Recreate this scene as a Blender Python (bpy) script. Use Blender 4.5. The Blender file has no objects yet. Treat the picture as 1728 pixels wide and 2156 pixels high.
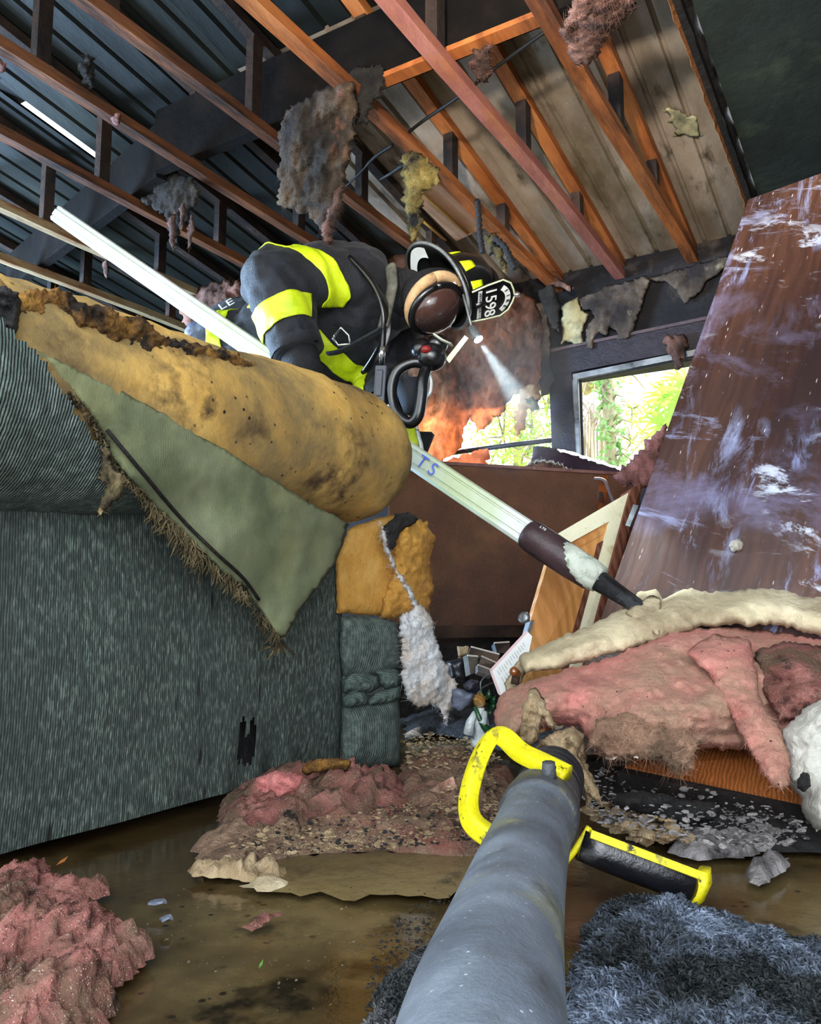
import bpy, bmesh, math, random
from mathutils import Vector, Matrix, noise
from mathutils.geometry import delaunay_2d_cdt

SC = bpy.context.scene
COL = SC.collection
R = random.Random(7)

# ------------------------------------------------------------------ camera
F = 1694.0; CX = 864.0; CY = 1078.0; H0 = 0.40
PITCH = math.radians(6.8); YAW = math.radians(31)
CAM = Vector((0, 0, H0))
RIGHT = Vector((math.sin(YAW), -math.cos(YAW), 0))
FWD = Vector((math.cos(YAW) * math.cos(PITCH), math.sin(YAW) * math.cos(PITCH), math.sin(PITCH)))
UPV = RIGHT.cross(FWD)
cd = bpy.data.cameras.new('camera')
cam = bpy.data.objects.new('camera', cd); COL.objects.link(cam)
cd.sensor_fit = 'AUTO'; cd.sensor_width = 36.0; cd.lens = F / 2156.0 * 36.0
cd.clip_start = 0.02; cd.clip_end = 200
cam.matrix_world = Matrix((
    (RIGHT.x, UPV.x, -FWD.x, CAM.x), (RIGHT.y, UPV.y, -FWD.y, CAM.y),
    (RIGHT.z, UPV.z, -FWD.z, CAM.z), (0, 0, 0, 1)))
SC.camera = cam

# ------------------------------------------------------------------ light
SC.view_settings.view_transform = 'Standard'
SC.view_settings.look = 'None'
SC.view_settings.gamma = 1.0
SC.view_settings.use_curve_mapping = False
SC.view_settings.exposure = 0.42
w = bpy.data.worlds.new('sky'); SC.world = w; w.use_nodes = True
bg = w.node_tree.nodes['Background']
bg.inputs[0].default_value = (0.86, 0.94, 1.0, 1); bg.inputs[1].default_value = 3.6

def lamp(name, kind, loc, target, energy, color, **kw):
    l = bpy.data.lights.new(name, kind); o = bpy.data.objects.new(name, l); COL.objects.link(o)
    o.location = loc
    o.rotation_euler = (Vector(target) - Vector(loc)).to_track_quat('-Z', 'Y').to_euler()
    l.energy = energy; l.color = color
    for k, v in kw.items(): setattr(l, k, v)
    return o
lamp('sun', 'SUN', (10.0, 2.5, 4.95), (3.4, 1.2, 1.0), 17.0, (1.0, 0.93, 0.8), angle=math.radians(1.5))
# added area light: assumed daylight from behind the camera, no doorway built
lamp('assumed_rear_light', 'AREA', (-1.2, -0.9, 0.95), (2.3, 1.2, 1.25), 40, (0.9, 0.93, 1.0), shape='RECTANGLE', size=1.4, size_y=1.9)
# area light added for assumed bluish daylight from out of view on the left
lamp('assumed_left_light', 'AREA', (1.15, 4.9, 1.3), (2.2, 1.9, 1.2), 420, (0.42, 0.66, 1.0), shape='RECTANGLE', size=1.3, size_y=1.5)

# assumed warm spot, unseen, added near the camera to brighten the roof
lamp('assumed_roof_spot', 'SPOT', (0.25, 0.55, 1.30), (3.2, 0.85, 2.3), 290, (1.0, 0.90, 0.78), spot_size=math.radians(60), spot_blend=1.0, shadow_soft_size=.05)

# ------------------------------------------------------------------ projection helpers: a pixel of the photograph at a given distance
def ray(x, y): return FWD + RIGHT * ((x - CX) / F) + UPV * ((CY - y) / F)
def at(x, y, d): return CAM + ray(x, y) * d
def onX(x, y, X): r = ray(x, y); return CAM + r * (X / r.x)
def onY(x, y, Y): r = ray(x, y); return CAM + r * (Y / r.y)
def onZ(x, y, Z): r = ray(x, y); return CAM + r * ((Z - H0) / r.z)
def pix(p):
    v = Vector(p) - CAM; d = v.dot(FWD)
    return (CX + F * v.dot(RIGHT) / d, CY - F * v.dot(UPV) / d)
def plane(P0, N):
    P0 = Vector(P0); N = Vector(N)
    k = (P0 - CAM).dot(N)
    return lambda x, y: k / ray(x, y).dot(N)
def plane3(a, b, c):
    a, b, c = Vector(a), Vector(b), Vector(c)
    return plane(a, (b - a).cross(c - a))

# ------------------------------------------------------------------ materials
def lin(c):
    def f(v):
        v /= 255.0
        return v / 12.92 if v <= 0.04045 else ((v + 0.055) / 1.055) ** 2.4
    return (f(c[0]), f(c[1]), f(c[2]), 1)

def mat(name, cols, scale=4, detail=8, rough=0.85, patch=None, patch2=None, bump=0.4, bscale=30, metallic=0.0,
        stripes=None, spec=0.3, transl=0.0, stretch=(1, 1, 1), specks=None, coat=0.0, emit=None, roughvar=0.0, distort=0.0):
    """cols: colours across a noise ramp; patch=(colour, scale, threshold, softness); stripes=(axis, freq, depth, distortion)."""
    m = bpy.data.materials.new(name); m.use_nodes = True
    nt = m.node_tree; N = nt.nodes; L = nt.links
    bs = N['Principled BSDF']
    tc = N.new('ShaderNodeTexCoord'); mp = N.new('ShaderNodeMapping'); mp.inputs['Scale'].default_value = stretch
    L.new(tc.outputs['Object'], mp.inputs['Vector'])
    vec = mp.outputs['Vector']
    nz = N.new('ShaderNodeTexNoise'); nz.inputs['Scale'].default_value = scale; nz.inputs['Detail'].default_value = detail
    nz.inputs['Distortion'].default_value = distort; nz.inputs['Roughness'].default_value = 0.62
    L.new(vec, nz.inputs['Vector'])
    rp = N.new('ShaderNodeValToRGB'); L.new(nz.outputs['Fac'], rp.inputs['Fac'])
    el = rp.color_ramp.elements
    n = len(cols)
    if n == 1:
        el[0].color = lin(cols[0]); el[1].color = lin(cols[0])
    else:
        while len(el) < n: el.new(0.5)
        for i, c in enumerate(cols):
            el[i].position = 0.3 + 0.4 * i / (n - 1); el[i].color = lin(c)
    col = rp.outputs['Color']
    hts = []
    def mix(a, fac, c):
        mx = N.new('ShaderNodeMix'); mx.data_type = 'RGBA'
        L.new(fac, mx.inputs[0]); L.new(a, mx.inputs[6]); mx.inputs[7].default_value = lin(c)
        return mx.outputs[2]
    def thr(sc, t, soft, seed):
        q = N.new('ShaderNodeTexNoise'); q.inputs['Scale'].default_value = sc; q.inputs['Detail'].default_value = 7
        q.inputs['Roughness'].default_value = 0.65
        ad = N.new('ShaderNodeVectorMath'); ad.operation = 'ADD'; ad.inputs[1].default_value = (seed, seed * 1.7, seed * .3)
        L.new(vec, ad.inputs[0]); L.new(ad.outputs[0], q.inputs['Vector'])
        mr = N.new('ShaderNodeMapRange'); mr.inputs[1].default_value = t - soft; mr.inputs[2].default_value = t + soft
        L.new(q.outputs['Fac'], mr.inputs[0])
        return mr.outputs[0]
    if stripes:
        ax, fr, dep, dis = stripes
        wv = N.new('ShaderNodeTexWave'); wv.wave_type = 'BANDS'; wv.bands_direction = ax
        wv.inputs['Scale'].default_value = fr; wv.inputs['Distortion'].default_value = dis
        wv.inputs['Detail'].default_value = 3; wv.inputs['Detail Scale'].default_value = 1.6
        L.new(vec, wv.inputs['Vector'])
        mr = N.new('ShaderNodeMapRange'); mr.inputs[3].default_value = 1.0 - dep; mr.inputs[4].default_value = 1.0 + dep * .35
        L.new(wv.outputs['Fac'], mr.inputs[0])
        mu = N.new('ShaderNodeMix'); mu.data_type = 'RGBA'; mu.blend_type = 'MULTIPLY'; mu.inputs[0].default_value = 1
        L.new(col, mu.inputs[6])
        cb = N.new('ShaderNodeCombineColor')
        for i in range(3): L.new(mr.outputs[0], cb.inputs[i])
        L.new(cb.outputs[0], mu.inputs[7]); col = mu.outputs[2]
        hts.append((wv.outputs['Fac'], 0.6))
    if patch: col = mix(col, thr(patch[1], patch[2], patch[3], 3.1), patch[0])
    if patch2: col = mix(col, thr(patch2[1], patch2[2], patch2[3], 11.7), patch2[0])
    if specks:
        sc_, t_, c_ = specks
        vo = N.new('ShaderNodeTexVoronoi'); vo.inputs['Scale'].default_value = sc_
        L.new(vec, vo.inputs['Vector'])
        mr = N.new('ShaderNodeMapRange'); mr.inputs[1].default_value = t_; mr.inputs[2].default_value = t_ * .6
        L.new(vo.outputs['Distance'], mr.inputs[0])
        q = N.new('ShaderNodeMath'); q.operation = 'MULTIPLY'
        L.new(mr.outputs[0], q.inputs[0]); L.new(thr(sc_ * .13, .5, .06, 5.5), q.inputs[1])
        col = mix(col, q.outputs[0], c_)
    L.new(col, bs.inputs['Base Color'])
    bs.inputs['Roughness'].default_value = rough
    if roughvar:
        mr = N.new('ShaderNodeMapRange'); mr.inputs[1].default_value = .35; mr.inputs[2].default_value = .65
        mr.inputs[3].default_value = max(.02, rough - roughvar); mr.inputs[4].default_value = min(1, rough + roughvar)
        q = N.new('ShaderNodeTexNoise'); q.inputs['Scale'].default_value = scale * 1.7; q.inputs['Detail'].default_value = 5
        L.new(vec, q.inputs['Vector']); L.new(q.outputs['Fac'], mr.inputs[0]); L.new(mr.outputs[0], bs.inputs['Roughness'])
    bs.inputs['Metallic'].default_value = metallic
    bs.inputs['Specular IOR Level'].default_value = spec
    bs.inputs['Coat Weight'].default_value = coat
    if emit:
        bs.inputs['Emission Color'].default_value = lin(emit[0]); bs.inputs['Emission Strength'].default_value = emit[1]
    if bump:
        b2 = N.new('ShaderNodeTexNoise'); b2.inputs['Scale'].default_value = bscale; b2.inputs['Detail'].default_value = 6
        b2.inputs['Roughness'].default_value = .65
        L.new(vec, b2.inputs['Vector'])
        h = b2.outputs['Fac']
        for o_, k_ in hts:
            ml = N.new('ShaderNodeMath'); ml.operation = 'MULTIPLY_ADD'; ml.inputs[1].default_value = k_
            L.new(o_, ml.inputs[0]); L.new(h, ml.inputs[2]); h = ml.outputs[0]
        bp = N.new('ShaderNodeBump'); bp.inputs['Strength'].default_value = bump; bp.inputs['Distance'].default_value = 0.02
        L.new(h, bp.inputs['Height']); L.new(bp.outputs[0], bs.inputs['Normal'])
    if transl:
        tr = N.new('ShaderNodeBsdfTranslucent'); L.new(col, tr.inputs[0])
        ms = N.new('ShaderNodeMixShader'); ms.inputs[0].default_value = transl
        L.new(bs.outputs[0], ms.inputs[1]); L.new(tr.outputs[0], ms.inputs[2])
        L.new(ms.outputs[0], N['Material Output'].inputs['Surface'])
    return m

# ------------------------------------------------------------------ objects
def props(o, label=None, cat=None, group=None, kind=None):
    if label: o['label'] = label
    if cat: o['category'] = cat
    if group: o['group'] = group
    if kind: o['kind'] = kind
    return o
def thing(name, label, cat, loc, group=None):
    o = bpy.data.objects.new(name, None); COL.objects.link(o); o.location = loc; o.empty_display_size = .05
    return props(o, label, cat, group)

def wloc(o):
    v = Vector(o.location)
    while o.parent: o = o.parent; v += Vector(o.location)
    return v

class MB:
    """collects geometry in world coordinates, links it as one mesh object"""
    def __init__(s): s.v = []; s.f = []; s.mi = []; s.m = 0
    def add(s, vs, fs):
        n = len(s.v); s.v += [Vector(v) for v in vs]
        for f in fs: s.f.append([i + n for i in f]); s.mi.append(s.m)
        return s
    def box(s, c, sz, M=None):
        c = Vector(c); hx, hy, hz = sz[0] / 2, sz[1] / 2, sz[2] / 2
        vs = []
        for dz in (-hz, hz):
            for dx, dy in ((-hx, -hy), (hx, -hy), (hx, hy), (-hx, hy)):
                v = Vector((dx, dy, dz))
                if M is not None: v = M @ v
                vs.append(c + v)
        return s.add(vs, [(3, 2, 1, 0), (4, 5, 6, 7), (0, 1, 5, 4), (1, 2, 6, 5), (2, 3, 7, 6), (3, 0, 4, 7)])
    def quad(s, a, b, c, d, t):
        """slab: corners a,b,c,d, thickness t along the away normal"""
        a, b, c, d = map(Vector, (a, b, c, d))
        n = (b - a).cross(d - a).normalized()
        if n.dot(a - CAM) < 0: n = -n
        vs = [a, b, c, d] + [p + n * t for p in (a, b, c, d)]
        return s.add(vs, [(0, 1, 2, 3), (7, 6, 5, 4), (0, 4, 5, 1), (1, 5, 6, 2), (2, 6, 7, 3), (3, 7, 4, 0)])
    def tube(s, pts, rad, n=10, cap=True, sq=None, jit=0.0, rnd=None):
        pts = [Vector(p) for p in pts]; m = len(pts)
        if not isinstance(rad, (list, tuple)): rad = [rad] * m
        t0 = (pts[1] - pts[0]).normalized()
        up = Vector((0, 0, 1)) if abs(t0.z) < .9 else Vector((1, 0, 0))
        nx = t0.cross(up).normalized()
        vs = []
        for i, p in enumerate(pts):
            t = (pts[min(i + 1, m - 1)] - pts[max(i - 1, 0)]).normalized()
            nx = (nx - t * nx.dot(t)).normalized(); ny = t.cross(nx)
            for k in range(n):
                a = 2 * math.pi * k / n
                r = rad[i]; rx, ry = (r if isinstance(r, (tuple, list)) else (r, r))
                ca, sa = math.cos(a), math.sin(a)
                if sq:
                    ca = math.copysign(abs(ca) ** sq, ca); sa = math.copysign(abs(sa) ** sq, sa)
                q = 1 + (jit * (rnd or R).uniform(-1, 1) if jit else 0)
                vs.append(p + nx * ca * rx * q + ny * sa * ry * q)
        fs = []
        for i in range(m - 1):
            for k in range(n):
                k2 = (k + 1) % n
                fs.append((i * n + k, i * n + k2, (i + 1) * n + k2, (i + 1) * n + k))
        if cap:
            fs.append(tuple(range(n))[::-1]); fs.append(tuple((m - 1) * n + k for k in range(n)))
        return s.add(vs, fs)
    def ball(s, c, r, nu=16, nv=10, M=None, fn=None):
        c = Vector(c); vs = []; fs = []
        r = r if isinstance(r, (tuple, list)) else (r, r, r)
        for j in range(nv + 1):
            th = math.pi * j / nv
            for i in range(nu):
                ph = 2 * math.pi * i / nu
                v = Vector((math.sin(th) * math.cos(ph) * r[0], math.sin(th) * math.sin(ph) * r[1], math.cos(th) * r[2]))
                if fn: v = fn(v)
                if M is not None: v = M @ v
                vs.append(c + v)
        for j in range(nv):
            for i in range(nu):
                i2 = (i + 1) % nu
                fs.append((j * nu + i, (j + 1) * nu + i, (j + 1) * nu + i2, j * nu + i2))
        return s.add(vs, fs)
    def fibers(s, n, length, width, seed=0, spread=.9, droop=.3, faces=None):
        """fine loose strands growing from the faces collected so far"""
        rn = random.Random(seed); fs = faces or list(s.f); vv = s.v
        base = len(fs); nv = []; nf = []
        for _ in range(n):
            f = fs[rn.randrange(base)]
            a, b, c = vv[f[0]], vv[f[1]], vv[f[2]]
            u, v = rn.random(), rn.random()
            if u + v > 1: u, v = 1 - u, 1 - v
            p = a + (b - a) * u + (c - a) * v
            nn = (b - a).cross(c - a)
            if nn.length < 1e-12: continue
            nn.normalize()
            d = (nn + Vector((rn.uniform(-1, 1), rn.uniform(-1, 1), rn.uniform(-1, 1))) * spread).normalized()
            l = length * rn.uniform(.4, 1.3)
            k = Vector((rn.uniform(-1, 1), rn.uniform(-1, 1), rn.uniform(-1, 1) - droop)) * l * .45
            sd = d.cross(Vector((rn.uniform(-1, 1), rn.uniform(-1, 1), rn.uniform(-1, 1)))).normalized() * width
            p0 = p - d * l * .1; p1 = p + d * l * .55 + k * .35; p2 = p + d * l + k
            i = len(nv); nv += [p0 - sd, p0 + sd, p1 + sd * .8, p1 - sd * .8, p2]
            nf += [(i, i + 1, i + 2, i + 3), (i + 3, i + 2, i + 4)]
        return s.add(nv, nf)
    def build(s, name, material, parent=None, smooth=True, origin=None, label=None, cat=None, group=None, kind=None, auto=None):
        if origin is None:
            if parent is not None: origin = wloc(parent)
            else:
                xs = [v.x for v in s.v]; ys = [v.y for v in s.v]; zs = [v.z for v in s.v]
                origin = Vector(((min(xs) + max(xs)) / 2, (min(ys) + max(ys)) / 2, min(zs)))
        origin = Vector(origin)
        me = bpy.data.meshes.new(name)
        me.from_pydata([v - origin for v in s.v], [], s.f)
        mats = material if isinstance(material, (list, tuple)) else [material]
        for m_ in mats: me.materials.append(m_)
        if len(mats) > 1: me.polygons.foreach_set('material_index', s.mi)
        if smooth: me.polygons.foreach_set('use_smooth', [True] * len(me.polygons))
        me.validate(); me.update()
        bm = bmesh.new(); bm.from_mesh(me); bmesh.ops.recalc_face_normals(bm, faces=bm.faces)
        if auto:
            for e in bm.edges:
                if len(e.link_faces) == 2 and e.calc_face_angle(0) > math.radians(auto): e.smooth = False
        bm.to_mesh(me); bm.free()
        o = bpy.data.objects.new(name, me); COL.objects.link(o)
        if parent is not None:
            o.parent = parent; o.location = origin - wloc(parent)
        else: o.location = origin
        return props(o, label, cat, group, kind)

def catmull(pts, k=6):
    pts = [tuple(p) for p in pts]; out = []
    n = len(pts)
    for i in range(n - 1):
        p0 = pts[max(i - 1, 0)]; p1 = pts[i]; p2 = pts[i + 1]; p3 = pts[min(i + 2, n - 1)]
        for j in range(k):
            t = j / k
            out.append(tuple(.5 * (2 * b + (c - a) * t + (2 * a - 5 * b + 4 * c - d) * t * t + (-a + 3 * b - 3 * c + d) * t ** 3)
                             for a, b, c, d in zip(p0, p1, p2, p3)))
    out.append(pts[-1]); return out

def inside(poly, x, y):
    r = False; j = len(poly) - 1
    for i in range(len(poly)):
        xi, yi = poly[i]; xj, yj = poly[j]
        if (yi > y) != (yj > y) and x < (xj - xi) * (y - yi) / (yj - yi) + xi: r = not r
        j = i
    return r
def edist(poly, x, y):
    best = 1e18
    for i in range(len(poly)):
        x1, y1 = poly[i - 1]; x2, y2 = poly[i]
        dx, dy = x2 - x1, y2 - y1; l = dx * dx + dy * dy
        t = 0 if l == 0 else max(0, min(1, ((x - x1) * dx + (y - y1) * dy) / l))
        ex, ey = x1 + t * dx - x, y1 + t * dy - y
        best = min(best, ex * ex + ey * ey)
    return math.sqrt(best)
def dense(poly, step, rough, seed, closed=True):
    rn = random.Random(seed); out = []
    n = len(poly)
    for i in range(n):
        a = poly[i]; b = poly[(i + 1) % n]
        l = math.hypot(b[0] - a[0], b[1] - a[1]); k = max(1, int(l / step))
        nx, ny = (-(b[1] - a[1]) / (l or 1), (b[0] - a[0]) / (l or 1))
        for j in range(k):
            t = j / k
            o = 0
            if rough: o = rough * (noise.noise((a[0] * .03 + t * l * .045, a[1] * .03 + seed, 3.3)) * 1.2 + rn.uniform(-.5, .5))
            out.append((a[0] + (b[0] - a[0]) * t + nx * o, a[1] + (b[1] - a[1]) * t + ny * o))
    return out
def cdt(poly, step, seed):
    rn = random.Random(seed)
    xs = [p[0] for p in poly]; ys = [p[1] for p in poly]
    pts = [Vector(p) for p in poly]; n = len(poly)
    y = min(ys) + step * .5; row = 0
    while y < max(ys):
        x = min(xs) + step * (.25 if row % 2 else .75)
        while x < max(xs):
            px, py = x + rn.uniform(-.2, .2) * step, y + rn.uniform(-.2, .2) * step
            if inside(poly, px, py) and edist(poly, px, py) > step * .45: pts.append(Vector((px, py)))
            x += step
        y += step * .87; row += 1
    r = delaunay_2d_cdt(pts, [(i, (i + 1) % n) for i in range(n)], [], 1, 1e-6)
    return [tuple(v) for v in r[0]], [list(f) for f in r[2]], [tuple(e) for e in r[1]]
def fr(p, o=4): return noise.fractal(p, .9, 2.1, o)

def puff(name, poly, depth, thick, material, step=9, rough=4, amp=.012, nsc=9, back=.6, R_=None, parent=None, seed=1,
         fib=0, flen=.03, fwid=.0006, label=None, cat=None, group=None, kind=None, fold=None, smooth=True, mb=None, pw=2.0, fdroop=.3, fine=0.0, fst=(1, 1, 1)):
    """soft closed body: outline seen from the camera, own distance (number or function), rounded thickness, creased by noise"""
    poly = dense(poly, step, rough, seed)
    V, Fc, E_ = cdt(poly, step, seed)
    if R_ is None:
        R_ = max(edist(poly, *v) for v in V) * .8
    bnd = {}
    for f in Fc:
        for i in range(len(f)):
            e = tuple(sorted((f[i], f[i - 1]))); bnd[e] = bnd.get(e, 0) + 1
    bv = set(i for e, k in bnd.items() if k == 1 for i in e)
    front = []; backv = []; bi = {}
    off = Vector((seed * 3.17, seed * 1.3, seed * .7))
    for i, (x, y) in enumerate(V):
        d = depth(x, y) if callable(depth) else depth
        h = 0 if i in bv else (1 - (1 - min(edist(poly, x, y) / R_, 1)) ** pw) ** (1 / pw)
        p = at(x, y, d)
        nz = fr(p * nsc + off)
        fo = fold(x, y) if fold else 0
        if fine:
            q = Vector((p.x * fst[0], p.y * fst[1], p.z * fst[2])) * nsc * 5 + off
            fo += fine * (.6 * fr(q, 4) - abs(fr(q * .6 + off, 3)))
        front.append(at(x, y, d - thick * h - amp * nz * (.35 + .65 * h) - fo))
        if i not in bv:
            bi[i] = len(V) + len(backv)
            backv.append(at(x, y, d + thick * back * h + .3 * amp * nz * h - fo))
    fs = [tuple(f) for f in Fc]
    ff = list(fs)
    fs += [tuple(bi.get(i, i) for i in f)[::-1] for f in Fc if any(i in bi for i in f)]
    mb = mb or MB()
    n0 = len(mb.v)
    mb.add(front + backv, fs)
    if fib: mb.fibers(fib, flen, fwid, seed, faces=[[i + n0 for i in f] for f in ff], droop=fdroop)
    if name is None: return mb
    return mb.build(name, material, parent, smooth, label=label, cat=cat, group=group, kind=kind)

def mound(name, poly, height, material, z=0.0, step=.02, rough=.012, amp=.5, nsc=14, R_=None, parent=None, seed=1, fib=0, flen=.02, fwid=.0006,
          label=None, cat=None, group=None, kind=None, px=True, mb=None, sharp=False, fine=.35):
    """heap lying on the floor: footprint (pixels, projected on the floor), height with creases"""
    P = [onZ(x, y, z) for x, y in poly] if px else [Vector((x, y, z)) for x, y in poly]
    P = [(p.x, p.y) for p in P]
    P = dense(P, step, rough, seed)
    V, Fc, _ = cdt(P, step, seed)
    if R_ is None: R_ = max(edist(P, *v) for v in V) * .7
    vs = []
    for x, y in V:
        h = min(edist(P, x, y) / R_, 1); h = math.sqrt(max(0, 1 - (1 - h) ** 2))
        nz = fr(Vector((x * nsc, y * nsc, seed * 2.3)), 5)
        if sharp: nz = abs(nz) * 1.6 - .4
        nz += fine * fr(Vector((x * nsc * 4.3, seed * 1.1, y * nsc * 4.3)), 4)
        vs.append(Vector((x + .25 * height * nz, y - .2 * height * nz, z + height * h * max(.05, 1 + amp * nz))))
    n = len(vs)
    bot = [Vector((x, y, z - .012)) for x, y in V]
    fs = [tuple(f) for f in Fc]
    mb = mb or MB(); n0 = len(mb.v)
    mb.add(vs, fs)
    if fib: mb.fibers(fib, flen, fwid, seed, faces=[[i + n0 for i in f] for f in fs])
    if name is None: return mb
    return mb.build(name, material, parent, True, label=label, cat=cat, group=group, kind=kind)
# ================================================================== the setting
XW = 3.98; HC = 2.09
YT = [0.765, 1.12, 1.455, 1.863, 2.253, 2.68, 3.18, 3.66, 4.08]
def roofz(x): return 2.145 + .145 * (XW - max(x, 1.0)) - (.145 * (1.0 - x) if x < 1.0 else 0)

m_mud = mat('muddy floor', [(34, 27, 17), (66, 54, 35), (92, 80, 56)], 3.5, 9, .35, patch=((24, 20, 14), 2.2, .52, .08), patch2=((118, 104, 78), 5, .66, .05), bump=.5, bscale=22, roughvar=.25)
m_water = mat('murky water', [(40, 30, 16), (62, 48, 27), (86, 70, 42)], 2.2, 6, .12, patch=((108, 92, 60), 1.6, .60, .08), patch2=((28, 22, 14), 9, .62, .05), bump=.10, bscale=9, spec=.6, roughvar=.07, specks=(38, .2, (30, 24, 16)))
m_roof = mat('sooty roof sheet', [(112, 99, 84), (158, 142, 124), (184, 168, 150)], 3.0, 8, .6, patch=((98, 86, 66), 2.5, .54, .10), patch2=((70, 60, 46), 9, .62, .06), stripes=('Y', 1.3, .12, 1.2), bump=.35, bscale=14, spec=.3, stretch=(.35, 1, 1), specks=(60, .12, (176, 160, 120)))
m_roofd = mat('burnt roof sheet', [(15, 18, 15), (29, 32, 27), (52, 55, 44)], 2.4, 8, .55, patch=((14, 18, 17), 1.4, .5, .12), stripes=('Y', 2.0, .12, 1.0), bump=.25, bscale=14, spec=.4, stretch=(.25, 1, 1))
m_board = mat('blackened board', [(17, 22, 20), (30, 38, 34), (44, 54, 46)], 2.5, 8, .8, patch=((62, 72, 56), 4, .66, .1), bump=.25, bscale=20)
m_char = mat('charred timber', [(10, 8, 7), (22, 18, 16), (40, 31, 26)], 6, 8, .75, bump=.6, bscale=26, stretch=(1, 1, .4))
m_frame = mat('scorched window trim', [(18, 14, 19), (28, 22, 29), (42, 34, 42)], 5, 7, .5, patch=((80, 64, 66), 9, .7, .05), bump=.3, bscale=30)
m_alu = mat('dull aluminium', [(112, 116, 118), (160, 164, 166)], 8, 6, .4, metallic=.7, patch=((40, 40, 44), 6, .6, .1), bump=.1)
m_soil = mat('yard ground', [(120, 112, 74), (150, 150, 90), (120, 140, 70)], 3, 8, .95, bump=.5)

# floor, in one sheet, and the flood water standing on it
mb = MB(); n = 60
vs = []; fs = []
for j in range(n + 1):
    for i in range(n + 1):
        x = -1.2 + 5.6 * i / n; y = -1.7 + 6.7 * j / n
        vs.append((x, y, -.03 + .012 * fr(Vector((x * 3, y * 3, 1)))))
for j in range(n):
    for i in range(n): a = j * (n + 1) + i; fs.append((a, a + 1, a + n + 2, a + n + 1))
mb.add(vs, fs).build('floor', m_mud, kind='structure')
mb = MB()
mb.add([(-1.2, -1.7, -.012), (2.75, -1.7, -.012), (2.75, 2.6, -.012), (-1.2, 2.6, -.012)], [(0, 1, 2, 3)])
mb.build('floodwater', m_water, label='shallow murky brown floodwater covering the floor', cat='water', kind='stuff')

# roof sheets: ribs run from the eave inwards; the last sheet on the left has lifted off its neighbour
def roof(name, x0, x1, y0, y1, m, lift=0.0, ribs=.115):
    mb = MB(); ys = []; y = y0
    while y < y1 - 1e-6:
        for dy, dz in ((0, 0), (.03, 0), (.036, .012), (.048, .012), (.054, 0)):
            if y + dy < y1: ys.append((y + dy, dz))
        y += ribs
    ys.append((y1, 0)); nx = 16; vs = []; fs = []
    for i in range(nx + 1):
        x = x0 + (x1 - x0) * i / nx
        for yy, dz in ys:
            wv = .004 * fr(Vector((x * 2, yy * 2, 5)))
            t = (yy - y0) / (y1 - y0)
            vs.append((x, yy, roofz(x) + .045 + dz + wv + lift * t * math.sin(math.pi * min(1, max(0, i / nx)))))
    k = len(ys)
    for i in range(nx):
        for j in range(k - 1): fs.append((i * k + j, i * k + j + 1, (i + 1) * k + j + 1, (i + 1) * k + j))
    top = len(vs)
    vs += [(v[0], v[1], v[2] + .012) for v in vs]
    fs += [tuple(q + top for q in f)[::-1] for f in fs]
    mb.add(vs, fs)
    return mb.build(name, m, kind='structure', auto=30)
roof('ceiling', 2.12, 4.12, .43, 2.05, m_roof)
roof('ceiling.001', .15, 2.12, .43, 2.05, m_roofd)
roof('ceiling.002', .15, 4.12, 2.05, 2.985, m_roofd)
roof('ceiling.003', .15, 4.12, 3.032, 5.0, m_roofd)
# strip that closes most of the seam between the two sheets, leaving a daylight slit
mb = MB()
for x0, x1 in ((.15, 1.87), (2.34, 4.12)):
    mb.quad((x0, 2.96, roofz(x0) + .064), (x1, 2.96, roofz(x1) + .064), (x1, 3.06, roofz(x1) + .064), (x0, 3.06, roofz(x0) + .064), .004)
mb.build('ceiling.004', m_roofd, kind='structure', smooth=False)
# the part of the ceiling that still has its black board
mb = MB(); mb.quad((.1, .38, 2.05), (3.98, .38, 2.05), (3.98, -1.7, 2.05), (.1, -1.7, 2.05), .03)
mb.build('ceiling.005', m_board, kind='structure', smooth=False)
mb = MB(); mb.quad((.1, .405, 2.04), (4.06, .405, 2.04), (4.06, .405, 2.20), (.1, .405, 2.62), .02); mb.quad((3.96, .45, 2.04), (3.96, -1.7, 2.04), (3.96, -1.7, 2.24), (3.96, .45, 2.24), .1)
mb.build('ceiling.006', m_char, kind='structure', smooth=False)
# torn edge of the board and the seam bead along it
mb = MB(); P = [(.3 + .06 * i, .405 + .012 * fr(Vector((i * .5, 1, 2))), 2.075) for i in range(60)]
mb.tube(P, .02, 6); mb.build('trim_ceiling_seam', m_char, kind='structure')
m_edge = mat('torn sheet edge', [(150, 96, 54), (120, 78, 48)], 12, 5, .8)
mb = MB()
for i in range(70):
    x = 1.0 + 2.7 * i / 70; j = fr(Vector((i * .8, 4, 2)))
    mb.quad((x, .43, 2.10), (x + 2.75 / 70, .43, 2.10), (x + 2.75 / 70, .445 + .012 * abs(j), 2.088), (x, .445 + .012 * abs(fr(Vector((i * .8 - .8, 4, 2)))), 2.088), .004)
mb.build('trim_torn_sheet_edge', m_edge, kind='structure', smooth=False)

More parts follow.
